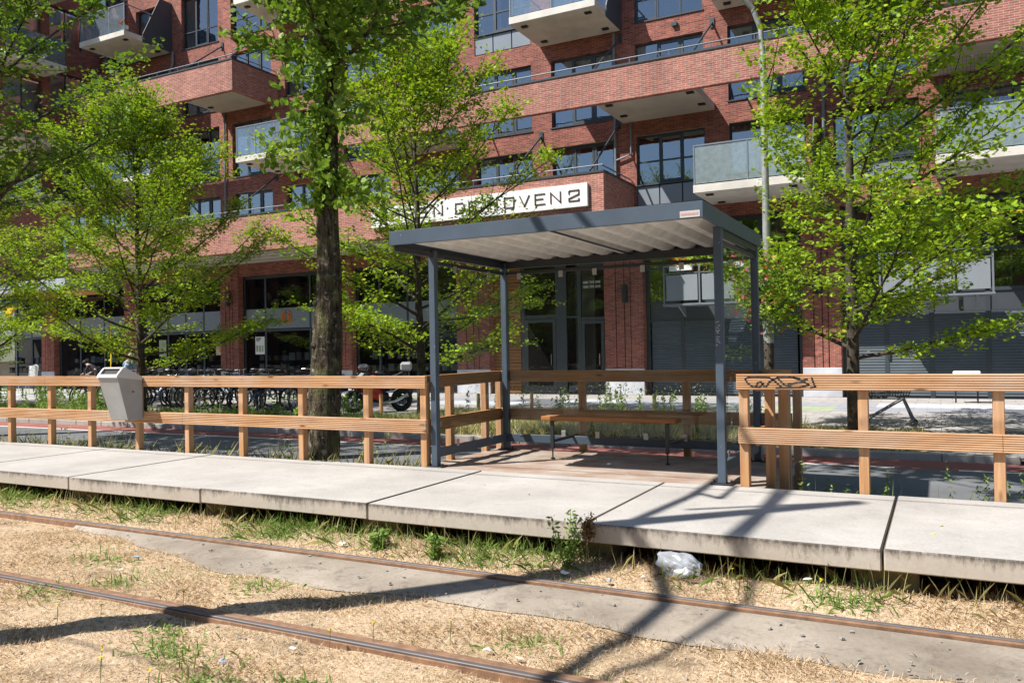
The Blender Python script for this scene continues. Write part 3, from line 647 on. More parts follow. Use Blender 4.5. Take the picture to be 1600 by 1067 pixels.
# drain pipes
def pipe(pts,r=.045): MB().tube(pts,r,10).build('drain_pipe','rail_silver',BD)
pipe([(-9.87,F-.08,12.3),(-9.87,F-.08,7.0)]); pipe([(-9.3,F-.08,9.1),(-9.3,F-.08,8.0),(-9.87,F-.08,7.85)],.035); pipe([(-28.62,F-.08,12.3),(-28.62,F-.08,6.95)]); pipe([(-31.9,F-.1,15.7),(-31.9,F-.1,15.2),(-32.3,F-.1,14.4)],.06); pipe([(-35.3,F-.1,22),(-35.3,F-.1,15.7)]);pipe([(-3.05,F-.1,12.3),(-3.05,F-.1,6.0)]);pipe([(.18,F-.1,9.0),(.18,F-.1,3)]);
# vents on the brick
for x,z in ((-7.7,12.2),(-24.3,8.95),(-12.8,8.55)): MB().box(x-.09,x+.09,F-.10,F-.001,z-.07,z+.07,.01).build('vent','frame_grey',BD)
# projecting wing at far left (upper floors)
mb=MB(); WX=-37.3
wo=[(22.2,24.0,12.6,14.4),(24.4,26.1,13.3,15.1),(22.2,24.0,15.9,17.8),(24.4,26.1,16.4,18.2),(22.2,26.1,19.1,21.2)]
mz=MB(); wallmesh(mz,21.0,F-.002,11.9,22.5,0,wo,.2)
mb.v=[(WX-y,x,z) for (x,y,z) in mz.v]; mb.f=mz.f; mb.mi=mz.mi; mb.build('wing_wall','brick',BD)
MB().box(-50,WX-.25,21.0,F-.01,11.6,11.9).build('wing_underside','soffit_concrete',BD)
MB().box(-50,WX-.26,21.0,21.2,11.91,22.5).build('wing_front','brick',BD)
for (a,b,c,d) in wo:
    mb=MB(); X=WX-.15; w=(b-a)/2
    for q in ((a,a+.05),(a+w-.03,a+w+.03),(b-.05,b)): mb.box(X-.06,X,q[0],q[1],c,d)
    mb.box(X-.06,X,a+.05,b-.05,d-.05,d).box(X-.06,X,a+.05,b-.05,c,c+.05); wf=mb.build('window','frame_grey',BD)
    MB().quad((X-.03,a,c),(X-.03,b,c),(X-.03,b,d),(X-.03,a,d)).build('pane','window_glass',wf)
    MB().quad((X-.4,a-.2,c),(X-.4,b+.2,c),(X-.4,b+.2,d),(X-.4,a-.2,d)).build('curtain','curtain',wf)
for zs in (14.6,17.9):
    MB().box(WX+.002,WX+1.7,21.3,24.1,zs,zs+.22,.01).build('balcony','balcony_concrete',BD); MB().box(WX+1.6,WX+1.64,21.35,24.05,zs+.25,zs+1.35).build('glass_panel','balcony_glass',BD)
# ---------------------------------------------------------------- ground floor fronts
GY=F+.28
def gframe(rects,mat='frame_grey',name='shop_frame',d=.08,y=GY):
    mb=MB()
    for r in rects: mb.box(r[0],r[1],y-(r[4] if len(r)>4 else 0),y+d,r[2],r[3])
    return mb.build(name,mat,BD)
def gpane(x0,x1,z0,z1,y=GY+.04,mat='shop_glass'): MB().quad((x0,y,z0),(x1,y,z0),(x1,y,z1),(x0,y,z1)).build('shop_pane',mat,BD)
# entrance bay
mb=MB()
for i in range(44): z=-.28+i*.125; mb.box(-14.99,-13.86,GY-.05,GY+.05,z,z+.105)
mb.build('timber_cladding','cladding_wood',BD); MB().box(-14.99,-13.84,GY+.051,GY+.1,-.3,5.24).build('cladding_back','black_void',BD)
gframe([(-13.84,-13.70,-.3,5.25,.02),(-12.42,-12.0,-.3,5.25,.02),(-11.55,-11.42,-.3,5.25,.02),(-10.53,-10.42,-.3,5.25,.02),(-13.70,-12.42,2.46,2.60,.01),(-12.0,-11.55,2.46,2.52),(-11.42,-10.53,2.36,2.46,.01),(-13.70,-12.42,5.1,5.25),(-12.0,-11.55,5.1,5.25),(-11.42,-10.53,4.15,5.25)],'frame_grey','entrance_frame')
for x0,x1,zt in ((-13.69,-12.43,2.44),(-11.41,-10.54,2.34)):
    mb=MB().box(x0,x0+.12,GY-.03,GY+.03,-.25,zt).box(x1-.12,x1,GY-.03,GY+.03,-.25,zt).box(x0+.12,x1-.12,GY-.03,GY+.03,zt-.12,zt).box(x0+.12,x1-.12,GY-.03,GY+.03,-.25,.0); d=mb.build('door','frame_grey',BD)
    MB().quad((x0+.1,GY,0),(x1-.1,GY,0),(x1-.1,GY,zt-.1),(x0+.1,GY,zt-.1)).build('pane','shop_glass',d)
    MB().tube([(x1-.17,GY-.07,.75),(x1-.17,GY-.07,1.15)],.016,6).build('handle','chrome',d)
gpane(-13.7,-12.42,2.6,5.1);gpane(-12.0,-11.55,-.2,2.46);gpane(-12.0,-11.55,2.52,5.1);gpane(-11.42,-10.53,2.46,4.15)
MB().box(-11.85,-11.1,GY+.5,GY+.6,-.3,5.2).build('hall_wall','plaster_pale',BD)
# text as strokes / font meshes
def text(body,x,y,z,size,mat,name,parent,ext=.004,sx=1.0,align='LEFT'):
    cu=bpy.data.curves.new('t','FONT'); cu.body=body; cu.size=size; cu.extrude=ext; cu.align_x=align
    ob=bpy.data.objects.new('t',cu); S.collection.objects.link(ob); bpy.context.view_layer.update()
    me=bpy.data.meshes.new_from_object(ob.evaluated_get(bpy.context.evaluated_depsgraph_get())); 
    V=[(x+v.co.x*sx,y-v.co.z,z+v.co.y) for v in me.vertices]; Fs=[tuple(p.vertices) for p in me.polygons]
    bpy.data.objects.remove(ob); bpy.data.curves.remove(cu); return mk(name,V,Fs,mat,parent)
text('490 TM 398',-11.33,GY-.012,3.66,.135,'white_paint','house_numbers',BD); text('300 TM 470',-11.33,GY-.012,3.50,.135,'white_paint','house_numbers',BD)
# wall lamps on piers
for x,z in ((-9.61,3.25),(-28.5,3.9),(-22.1,3.9),(-3.3,3.25)):
    m=MB().lathe((x,F-.16,z-.35),[(0,0),(.10,0),(.10,.62),(0,.62)],14); m.build('wall_lamp','frame_dark',BD)
# shops
def shop(x0,x1,mull,doors=(),logo=None):
    R=[(x0,x0+.1,-.3,4.85),(x1-.1,x1,-.3,4.85),(x0+.1,x1-.1,4.72,4.85),(x0+.1,x1-.1,-.3,.05,.02),(x0+.1,x1-.1,2.34,2.44,.01)]
    R+=[(m-.045,m+.045,-.2,4.72,.015) for m in mull]; gframe(R)
    gpane(x0+.05,x1-.05,0,2.36);gpane(x0+.05,x1-.05,3.40,4.75)
    pts=[x0+.1]+list(mull)+[x1-.1]
    mb=MB()
    for a,b in zip(pts,pts[1:]): mb.box(a+.05,b-.05,GY-.01,GY+.03,2.47,3.36,.005)
    mb.build('fascia_panel','panel_grey',BD)
    # shelves and stock inside the shop
    rr=random.Random(int(x0*10)); mb=MB()
    for z in (.55,1.05): mb.cur=0; mb.box(x0+.2,x1-.2,GY+.6,GY+.9,z-.03,z)
    x=x0+.3
    while x<x1-.4:
        for z in (.55,1.05):
            if rr.random()<.75: mb.cur=rr.choice((1,1,2,3)); w=rr.uniform(.18,.34); mb.box(x,x+w,GY+.62,GY+.85,z,z+rr.uniform(.2,.36))
        x+=rr.uniform(.35,.5)
    mb.box(x0+.2,x1-.2,GY+.5,GY+.95,-.3,.25); mb.build('shop_display',['frame_grey','white_paint','plaster_pale','canopy_grey'],BD)
shop(-27.95,-22.6,[-26.63,-24.05]); shop(-34.6,-29.12,[-32.92,-31.7,-30.5]); shop(-21.55,-16.5,[-20.36,-18.97,-17.75]); shop(-41.2,-35.7,[-39.5,-37.6]); shop(-47,-42.3,[-45,-43.6])
# orange logo: paired curved strokes facing each other
mb=MB()
for s in (-1,1):
    for R0 in (.30,.17):
        pts=[(-25.38+s*(R0*math.cos(a)*(.85) ),GY-.03,2.93+R0*1.05*math.sin(a)) for a in np.linspace(-1.15,1.25,12)]
        mb.tube(pts,.032,5)
mb.build('shop_logo','orange_paint',BD)
def poster(x0,x1,z0,z1,marks,mat='white_paint'):
    p=MB().box(x0,x1,GY-.03,GY-.015,z0,z1).build('poster',mat,BD); mb=MB()
    for m_ in marks: mb.cur=m_[4]; mb.box(x0+(x1-x0)*m_[0],x0+(x1-x0)*m_[1],GY-.035,GY-.0305,z0+(z1-z0)*m_[2],z0+(z1-z0)*m_[3])
    mb.build('print',['letter_brown','orange_paint','tile_green'],p)
poster(-29.72,-29.13,1.33,2.14,[(.1,.6,.88,.93,0),(.1,.45,.8,.84,0),(.35,.8,.15,.5,1)],'plaster_pale')
poster(-27.25,-26.70,1.33,2.12,[(.12,.62,.86,.93,0),(.12,.5,.76,.82,0),(.1,.3,.15,.5,2),(.4,.6,.15,.5,2),(.7,.88,.15,.5,2)])
poster(-33.55,-33.05,1.3,2.1,[(.3,.7,.2,.8,2)],'tile_green')
# orange globe lamps seen through the glass
mb=MB()
for x,z in ((-26.9,3.95),(-26.45,3.7)): mb.lathe((x,GY+.5,z),[(.16*math.sin(a),-.16*math.cos(a)) for a in np.linspace(0,math.pi,9)],14)
mb.build('globe_lamp','plaster_pale',BD,smooth=True)
# shop canopy far left and sign
MB().box(-46,-36.1,24.2,F-.01,4.55,5.05,.01).build('shop_canopy','canopy_grey',BD)
MB().box(-45.9,-36.2,24.25,F-.02,4.50,4.549).build('canopy_underside','canopy_orange',BD)
# garages
def shutters(x0,x1,z0,z1):
    prof=[]; z=z0
    mb=MB()
    while z<z1-.001: 
        mb.quad((x0,GY+.02,z),(x1,GY+.02,z),(x1,GY-.015,z+.02),(x0,GY-.015,z+.02)).quad((x0,GY-.015,z+.02),(x1,GY-.015,z+.02),(x1,GY+.0,z+.085),(x0,GY+.0,z+.085)); z+=.085
    mb.build('roller_shutter','shutter_metal',BD)
plain('shutter_metal',(.085,.105,.125),.5,.1,.12,1.5)
def garage(x0,x1,mull,ztop=2.2,split=2.86):
    R=[(x0,x0+.12,-.3,5.6),(x1-.12,x1,-.3,5.6),(x0+.12,x1-.12,ztop,ztop+.06),(x0+.12,x1-.12,split-.05,split+.05,.02),(x0+.12,x1-.12,5.45,5.6),(x0+.12,x1-.12,4.0,4.07)]
    R+=[(m-.06,m+.06,-.3,5.45,.02) for m in mull]; gframe(R,'frame_grey','garage_frame')
    pts=[x0+.12]+list(mull)+[x1-.12]
    for a,b in zip(pts,pts[1:]): shutters(a+.06,b-.06,-.26,ztop-.005)
    mb=MB()
    for a,b in zip(pts,pts[1:]): mb.box(a+.02,b-.02,GY+.02,GY+.05,ztop+.06,split-.05)
    mb.build('fascia_panel','panel_dark',BD)
    gpane(x0+.06,x1-.06,split+.05,5.46,mat='window_glass')
    mb=MB()
    for a,b in zip(pts,pts[1:]):
        xs=np.linspace(a+.1,a+.1+(b-a)*.45,12)
        for p,q in zip(xs,xs[1:]): mb.quad((p,GY+.3+.03*math.sin(p*30),split),(q,GY+.3+.03*math.sin(q*30),split),(q,GY+.3+.03*math.sin(q*30),5.5),(p,GY+.3+.03*math.sin(p*30),5.5))
    mb.build('curtain','curtain_dark',BD)
plain('curtain_dark',(.22,.25,.23),.9,0,.1,1)
garage(-8.97,-3.82,[-7.70,-6.42,-5.1]); garage(-2.65,2.6,[-1.42,-.2,1.26]); garage(3.7,8.5,[5.3,6.9])
for x in (-1.36,-4.99):
    m=MB().box(x-.03,x+.03,GY-.06,GY-.03,.85,1.25).tube([(x,GY-.07,1.13),(x+.17,GY-.07,1.13)],.016,6); m.build('door_handle','chrome',BD)
# low balconies with grey panels
def lowbal(x0,x1,zb,n=3,h=.93,yf=26.0):
    m=MB().box(x0-.05,x1+.05,yf,F-.001,zb-.06,zb,.004); b=m.build('balcony','rail_silver',BD)
    w=(x1-x0)/n; mb=MB()
    for i in range(n): mb.box(x0+w*i+.08,x0+w*(i+1)-.06,yf+.03,yf+.045,zb+.10,zb+h,.003)
    mb.build('balcony_panel','panel_light',b); mb=MB()
    for i in range(n+1): mb.box(x0+w*i-.025,x0+w*i+.025,yf+.02,yf+.07,zb-.1,zb+h+.28)
    mb.box(x0-.03,x1+.03,yf+.02,yf+.07,zb+h+.28,zb+h+.32).box(x0,x1,yf+.02,yf+.05,zb+h+.04,zb+h+.07)
    for x in (x0,x1): mb.box(x-.02,x+.02,yf+.071,F-.01,zb+h+.28,zb+h+.32)
    mb.build('railing','rail_silver',b)
    mb=MB()
    for x in (x0+.4,x1-.4): mb.prism([(yf+.15,zb-.061),(F-.002,zb-.061),(F-.002,zb-.4)],0,x,x+.05)
    mb.build('bracket','panel_grey',b)
plain('panel_light',(.24,.262,.295),.45,0,.05,1.5)
lowbal(-7.95,-4.45,2.74); lowbal(-1.5,1.34,2.70,3)
# ---------------------------------------------------------------- big name sign on the lower parapet
SG=thing('name_sign','long white sign with dark capital letters on the brick parapet above the entrance','sign',(-14,24,5.8))
MB().box(-18.2,-9.75,23.985,24.088,5.84,6.575,.006).build('sign_board','white_paint',SG)
ST={'O':[[(0,0),(1,0),(1,1),(0,1),(0,0)]],'V':[[(0,1),(.5,0),(1,1)]],'E':[[(1,0),(0,0),(0,1),(1,1)],[(0,.52),(.8,.52)]],'N':[[(0,0),(0,1),(1,0),(1,1)]],'H':[[(0,0),(0,1)],[(1,0),(1,1)],[(0,.5),(1,.5)]],'2':[[(0,.7),(0,.9),(.1,1),(1,1),(1,.6),(0,.25),(0,0),(1,0),(1,.18)]],'D':[[(0,0),(.8,0),(1,.2),(1,.8),(.8,1),(0,1),(0,0)]],'T':[[(0,1),(1,1)],[(.5,1),(.5,0)]],'R':[[(0,0),(0,1),(1,1),(1,.5),(0,.5)],[(.4,.5),(1,0)]]}
def stroke(ch,x,z,w,h,y,name,parent):
    mb=MB()
    for pl in ST[ch]:
        for (a,b),(c,d) in zip(pl,pl[1:]):
            A=Vector((x+a*w,y,z+b*h));B=Vector((x+c*w,y,z+d*h));L=(B-A).length;ang=math.atan2(B.z-A.z,B.x-A.x);m_=(A+B)/2
            mb.obox(m_.x,y,m_.z,L+.034,.02,.034,0,0,-ang)
    mb.build(name,'letter_brown',parent)
LX=[('T',-17.75),('O',-17.15),('R',-16.55),('E',-15.95),('N',-15.33),('D',-14.45),('E',-13.92),('H',-13.18),('O',-12.55),('V',-11.98),('E',-11.42),('N',-10.86),('2',-10.22)]
for ch,x in LX: stroke(ch,x-.16,6.04,.34,.33,23.972,'letter',SG)
# projecting shop sign far left
PS=thing('hanging_shop_sign','small blue shop sign with a yellow triangle below it at the far left shopfront','sign',(-41.3,24.6,3.6))
MB().box(-41.9,-40.4,24.55,24.7,4.05,4.6,.01).build('sign_board','blue_sign',PS)
MB().prism([(-41.65,4.04),(-40.6,4.04),(-41.1,3.35),(-41.5,3.35)],1,24.56,24.69).build('triangle_board','yellow_sign',PS)
mb=MB(); mb.box(-41.7,-41.2,24.53,24.549,4.2,4.28).box(-41.1,-41.02,24.53,24.549,4.15,4.45).box(-40.9,-40.6,24.53,24.549,4.3,4.38); mb.build('lettering','white_paint',PS)
# ================================================================ trees
def rot_about(v,ax,a): return Matrix.Rotation(a,3,ax)@v
def limb(rr,p,d,L,r0,r1,n=5,up=.15,wob=.12):
    pts=[p.copy()];d=d.normalized()
    for i in range(n):
        d=(d+Vector((rr.uniform(-wob,wob),rr.uniform(-wob,wob),rr.uniform(-wob,wob)+up/n))).normalized(); p=p+d*L/n; pts.append(p.copy())
    rs=[r0+(r1-r0)*i/n for i in range(n+1)]; return pts,rs
def gen_tree(seed,H,RC,z0,tr,nl,lean=(0,0),shape='spread',leafn=11,fork=None):
    rr=random.Random(seed); tr_pts=[];T=[];LV=[]
    n=8; p=Vector((0,0,-.15)); tp=[p.copy()]; 
    for i in range(n): p=p+Vector((lean[0]*H/n+rr.uniform(-.05,.05),lean[1]*H/n+rr.uniform(-.05,.05),H*.82/n)); tp.append(p.copy())
    trs=[tr*(1.25 if i==0 else 1)*(1-.86*(i/n)**1.1) for i in range(n+1)]
    def at(z):
        f=max(0,min(.999,(z+.15)/(H*.82)))*n; i=int(f); return tp[i].lerp(tp[i+1],f-i), trs[i]+(trs[i+1]-trs[i])*(f-i)
    for i in range(nl):
        f=(i+.5)/nl; z=z0+(H*.80-z0)*f; P,R=at(z); az=i*2.399+rr.uniform(-.4,.4); el=R_(12+42*f+rr.uniform(-8,8))
        if shape=='up': el=R_(38+28*f+rr.uniform(-8,8))
        prof=(math.sin(math.pi*min(1,(.22+f*.72)))**.8) if shape!='cone' else (.72+1.1*f if f<.25 else 1.0-.82*((f-.25)/.75)**.9); L=RC*prof*rr.uniform(.75,1.12)
        d=Vector((math.cos(az)*math.cos(el),math.sin(az)*math.cos(el),math.sin(el)))
        lp,lr=limb(rr,P,d,L,max(.018,R*.42),.008,6,.25); T.append((lp,lr,6))
        for j in range(1,len(lp)):
            if j<2 and L>2: continue
            for s in range(3):
                q=lp[j-1].lerp(lp[j],rr.random()); dd=(lp[j]-lp[j-1]).normalized(); sa=rr.choice((-1,1))*R_(rr.uniform(35,75)); d2=rot_about(dd,Vector((0,0,1)),sa); d2.z=d2.z*.5+rr.uniform(-.1,.25)
                SL=RC*rr.uniform(.16,.34)*(1.1-.4*j/len(lp)); sp,sr=limb(rr,q,d2,SL,.011,.004,3,.1,.15); T.append((sp,sr,4))
                for k in range(1,4):
                    for u in range(int(leafn*min(1,.25+1.1*L/RC))):
                        c=sp[k-1].lerp(sp[k],rr.random()); LV.append((c.x+rr.gauss(0,.13),c.y+rr.gauss(0,.13),c.z+rr.gauss(0,.055)))
        for u in range(leafn*2): c=lp[-1]; LV.append((c.x+rr.gauss(0,.18),c.y+rr.gauss(0,.18),c.z+rr.gauss(0,.08)))
    return tp,trs,T,LV,at
def build_tree(name,label,group,loc,gen,bark,leafm,size,tmpl='maple',cat='tree'):
    tp,trs,T,LV,at=gen; t=thing(name,label,cat,loc,group); o=Vector(loc)
    MB().tube([p+o for p in tp],trs,12).build('trunk',bark,t,True)
    m=MB()
    for a,b,n in T: m.tube([p+o for p in a],b,n,False)
    m.build('branches','bark',t,True)
    leaves('crown',np.array(LV)+np.array(loc),size,leafm,t,.72,tmpl); return t
G1=gen_tree(3,10.6,5.6,1.1,.13,44,leafn=25,shape='cone'); G2=gen_tree(9,10.2,4.3,1.2,.12,40,leafn=19); G3=gen_tree(21,11.4,4.6,1.3,.125,46,leafn=24)
for q in (G2[3],):   # a gap in front of the name sign
    q[:]=[e for e in q if not (e[0]>.7 and 4.3<e[2]<6.4 and random.random()<.62)]
for q in G3[2:4]:   # the side towards the street lamp is thinner above head height
    q[:]=[e for e in q if not ((e[0][-1].z if isinstance(e[0],list) else e[2])>6.6 and (e[0][-1].x if isinstance(e[0],list) else e[0])<-1.1)]
    q[:]=[e for e in q if not ((e[0][-1].x if isinstance(e[0],list) else e[0])<-1.55 and (e[0][-1].z if isinstance(e[0],list) else e[2])>3.6)]
grp='young maples along the far verge'
tA=build_tree('maple_tree','young bushy maple standing behind the fence just right of the grey bin',grp,(-21.2,16.6,-.3),G1,'bark','leaf_maple',.092)
tB=build_tree('maple_tree','young maple behind the left end of the shelter, partly hiding the white name sign',grp,(-11.15,16.6,-.3),G2,'bark','leaf_maple',.092)
tC=build_tree('maple_tree','young maple on the right beside the shopping cart and the grey roller shutters',grp,(-1.42,16.6,-.3),G3,'bark','leaf_maple',.092)
def put(t,loc,rz,label,group=None,sc_=1):
    c=copy_tree(t); c.location=loc; c.rotation_euler=(0,0,rz); c.scale=(sc_,)*3; c['label']=label
    if group: c['group']=group
    return c
put(tA,(-30.5,16.6,-.3),2.1,'young maple at the far left edge in front of the canopied shopfront')
put(tC,(5.4,16.2,-.3),1.2,'young maple beyond the right edge, its branch tips reaching in from the right')
# ivy covered street tree between platform and road
gi=gen_tree(5,10.4,4.3,6.5,.29,15,lean=(.012,.0),leafn=12)
TI=thing('street_tree','tall lichen spotted tree behind the left fence, its upper trunk wrapped in ivy','tree',(-9.2,10.7,-.42)); o=Vector((-9.2,10.7,-.42))
tp,trs,T,LV,at=gi
rr=random.Random(8); pts=[];rs=[]
for i in range(30):
    z=10.4*.8*i/29; P,R=at(z); pts.append(P+o+Vector((rr.uniform(-.012,.012),rr.uniform(-.012,.012),0))); rs.append(min(R,.262)*(1+.035*math.sin(i*1.9)))
n=28; mb=MB(); mb.tube(pts,rs,n); 
for i in range(len(mb.v)):
    x,y,z=mb.v[i]; c=pts[min(i//n,29)]; k=i%n; s=1+.045*math.sin(k*2.1+z*1.3)+.035*math.sin(k*4.7-z*3.1)+rr.uniform(-.02,.02); mb.v[i]=(c.x+(x-c.x)*s,c.y+(y-c.y)*s,z)
mb.build('trunk','lichen_bark',TI,True)
m=MB()
for a,b,k in T: m.tube([p+o for p in a],b,k,False)
# burls and stubs
for z,az in ((3.35,-1.9),(2.2,-2.4),(2.6,-1.2),(1.5,-2.0)):
    P,R=at(z+.42); c=P+o+Vector((math.cos(az),math.sin(az),0))*R*.93; MB().lathe((c.x,c.y,c.z),[(.0,-.07),(.05,-.05),(.07,0),(.05,.05),(0,.07)],8).build('burl','lichen_bark',TI,True)
m.build('branches','lichen_bark',TI,True)
leaves('crown',np.array(LV)+np.array(o),.11,'leaf_deep',TI,.6,'heart')
# high boughs reaching out over the stop, above the top of the view
LH=[];m=MB()
for i in range(9):
    P,R=at(8.2); tgt=Vector((rr.uniform(-6.0,1.0),rr.uniform(4.6,7.4),rr.uniform(8.9,10.4))); p=P+o; d=tgt-p; sp,sr=limb(rr,p,d,d.length,.05,.012,7,0,.08); m.tube(sp,sr,6,False)
    for j in range(3,8):
        for k in range(4):
            d2=Vector((rr.uniform(-1,1),rr.uniform(-.7,.7),rr.uniform(-.2,.2))); tp_,ts=limb(rr,sp[j],d2,rr.uniform(.5,1.1),.01,.004,3,0,.1); m.tube(tp_,ts,4,False)
            for u in range(22): c=tp_[rr.randrange(1,4)]; LH.append((c.x+rr.gauss(0,.18),c.y+rr.gauss(0,.18),c.z+rr.gauss(0,.09)))
m.build('high_boughs','lichen_bark',TI,True); leaves('high_foliage',LH,.15,'leaf_deep',TI,.6,'heart')
LI=[];m=MB()
for i in range(900):
    z=4.2+rr.random()*4.2; P,R=at(z); az=rr.gauss(-2.3,1.3) if i%4 else rr.uniform(0,6.283); d=R+rr.uniform(.02,.16); LI.append((P.x+o.x+math.cos(az)*d,P.y+o.y+math.sin(az)*d,P.z+o.z))
for i in range(84):  # arching ivy shoots
    z=rr.uniform(4.2,8.4); P,R=at(z); az=rr.choice((rr.uniform(2.6,4.4),rr.uniform(2.6,4.4),rr.uniform(-.9,.6),rr.uniform(0,6.28))); p=P+o+Vector((math.cos(az),math.sin(az),0))*R; d=Vector((math.cos(az),math.sin(az),rr.uniform(-.1,.6)))
    L=rr.uniform(.4,1.25); sp,sr=limb(rr,p,d,L,.009,.003,6,-.7,.12); m.tube(sp,sr,4,False)
    for j in range(1,7):
        for u in range(int(3+L*3)): c=sp[j-1].lerp(sp[j],rr.random()); LI.append((c.x+rr.gauss(0,.05),c.y+rr.gauss(0,.05),c.z+rr.gauss(0,.05)))
for i in range(5):   # trailing strand down the sunlit side
    az=-1.9+i*.12
    for k in range(60): z=4.1+k*.075; P,R=at(z); LI.append((P.x+o.x+math.cos(az)*(R+.05),P.y+o.y+math.sin(az)*(R+.05),P.z+o.z))
m.build('ivy_stems','bark',TI); leaves('ivy',LI,.10,'leaf_ivy',TI,.42,'heart',droop=.5)
leaves('sprout',[(-9.42+rr.gauss(0,.05),10.42+rr.gauss(0,.04),.18+rr.random()*.28) for _ in range(46)],.07,'leaf_ivy',TI,.4,'heart')
# second street tree, trunk just outside the left edge
gj=gen_tree(17,12.0,5.7,4.6,.27,20,leafn=13)
TJ=build_tree('street_tree','large street tree whose drooping dark green branches fill the top left corner',None,(-19.6,10.7,-.42),gj,'lichen_bark','leaf_deep',.105,'heart')
LH=[];m=MB(); oj=Vector((-19.6,10.7,-.42))
for i in range(12):
    P,R=gj[4](8.0); tgt=Vector((rr.uniform(-21,-10.5),rr.uniform(3.9,7.2),rr.uniform(9.2,10.6))); p=P+oj; d=tgt-p; sp,sr=limb(rr,p,d,d.length,.06,.012,7,0,.08); m.tube(sp,sr,6,False)
    for j in range(3,8):
        for k in range(4):
            d2=Vector((rr.uniform(-1,1),rr.uniform(-.7,.7),rr.uniform(-.2,.2))); tp_,ts=limb(rr,sp[j],d2,rr.uniform(.5,1.1),.01,.004,3,0,.1); m.tube(tp_,ts,4,False)
            for u in range(22): c=tp_[rr.randrange(1,4)]; LH.append((c.x+rr.gauss(0,.2),c.y+rr.gauss(0,.2),c.z+rr.gauss(0,.09)))
m.build('high_boughs','lichen_bark',TJ,True); leaves('high_foliage',LH,.16,'leaf_deep',TJ,.6,'heart')
# trees on the camera side of the street, seen only as reflections in the shop windows
for x,y,r,s in ((-34,-16,.3,1.25),(-22,-19,2.2,1.4),(-10,-17,1.1,1.3),(2,-20,3.2,1.35),(14,-17,4.4,1.3),(-46,-20,5.0,1.4)):
    put(tA,(x,y,-.45),r,'maple standing on the camera side of the street, mirrored in the shop windows','trees behind the camera',s)
# ================================================================ tram mast, wires (shadow on platform and track)
TM=thing('overhead_line_mast','tapering steel tram mast with double bracket arms holding the overhead wires','mast',(-6.05,2.25,-.4))
mx,my=-6.05,2.25
MB().tube([(mx,my,-.4),(mx,my,4),(mx,my,9.6)],[.17,.15,.095],14).build('pole','galvanised',TM)
m=MB().tube([(mx,my,6.9),(mx+.0,my+1.2,7.15),(mx,my+3.6,7.1)],.05,8).tube([(mx,my,6.9),(mx+.1,my-1.2,7.3),(mx,my-3.6,7.0)],.06,8).tube([(mx,my,8.4),(mx,my+1.6,8.3),(mx,my+3.4,7.2)],.035,8).tube([(mx,my,8.4),(mx,my-1.6,8.3),(mx,my-3.4,7.2)],.035,8)
m.tube([(mx,my+1.1,8.5),(mx,my-1.1,8.5)],.045,6); m.build('bracket_arms','galvanised',TM)
m=MB().tube([(mx,my+1.4,7.1),(mx+.75,my+1.6,6.3),(mx+.9,my+2.5,6.0)],.03,6).tube([(mx+.85,my+.9,8.0),(mx+.1,my+.5,7.2)],.03,6); m.build('registration_arm','black_metal',TM)
for y,z in ((4.66,5.75),(4.62,6.9),(-.2,5.75)):
    o=MB().tube([(-60,y,z),(-6,y,z-.08),(40,y,z)],.012,5).build('overhead_wire','black_metal'); setp(o,'thin overhead tram wire strung along the track, %s'%('high carrier wire' if z>6 else 'contact wire over the near track' if y>0 else 'contact wire over the other track'),'wire')
# ================================================================ lamp post with flower basket
LP=thing('street_lamp','tall galvanised street lamp with curved arm and hanging flowers, right of the shelter','street lamp',(-3.12,17.4,-.3))
x,y=-3.12,17.4
MB().tube([(x,y,-.3),(x,y,1.45)],.10,14).build('base_sleeve','bark',LP)
MB().tube([(x,y,1.4),(x,y,3.1),(x,y,3.12),(x,y,7.4)],[.105,.095,.08,.06],16).tube([(x,y,7.4),(x-.03,y-.02,7.9),(x-.16,y-.1,8.3),(x-.5,y-.3,8.75),(x-1.1,y-.6,9.15),(x-2.0,y-1.0,9.4)],.055,12).build('mast','galvanised',LP)
MB().lathe((x-2.3,y-1.15,9.3),[(0,0),(.12,.02),(.14,.1),(.05,.18),(0,.19)],12,2.2,1).build('lamp_head','frame_grey',LP)
HB=thing('hanging_flower_basket','round hanging basket of pink and red flowers around the street lamp','flower basket',(-3.12,17.4,2.0))
rr=random.Random(4)
MB().lathe((x,y,2.25),[(.12,0),(.32,.05),(.42,.3),(.12,.31)],16).build('basket','black_metal',HB)
def blob(n,cx,cy,cz,rx,rz,dr=.3): 
    out=[]
    while len(out)<n:
        a=[rr.uniform(-1,1) for _ in range(3)]; q=math.sqrt(sum(k*k for k in a))
        if .45<q<1: out.append((cx+a[0]*rx,cy+a[1]*rx,cz+a[2]*rz-(dr*rr.random()**3 if a[2]<0 else 0)))
    return out
leaves('foliage',blob(2600,x+.05,y,2.62,.72,.62,.6),.085,'leaf_weed',HB,.5,'oval'); setp(leaves('flowers',blob(150,x,y,2.6,.78,.66,.6),.10,'petals_pink',HB,.3,'maple'),kind='stuff'); setp(leaves('flowers',blob(70,x,y,2.75,.78,.6,.4),.10,'petals_red',HB,.3,'maple'),kind='stuff')
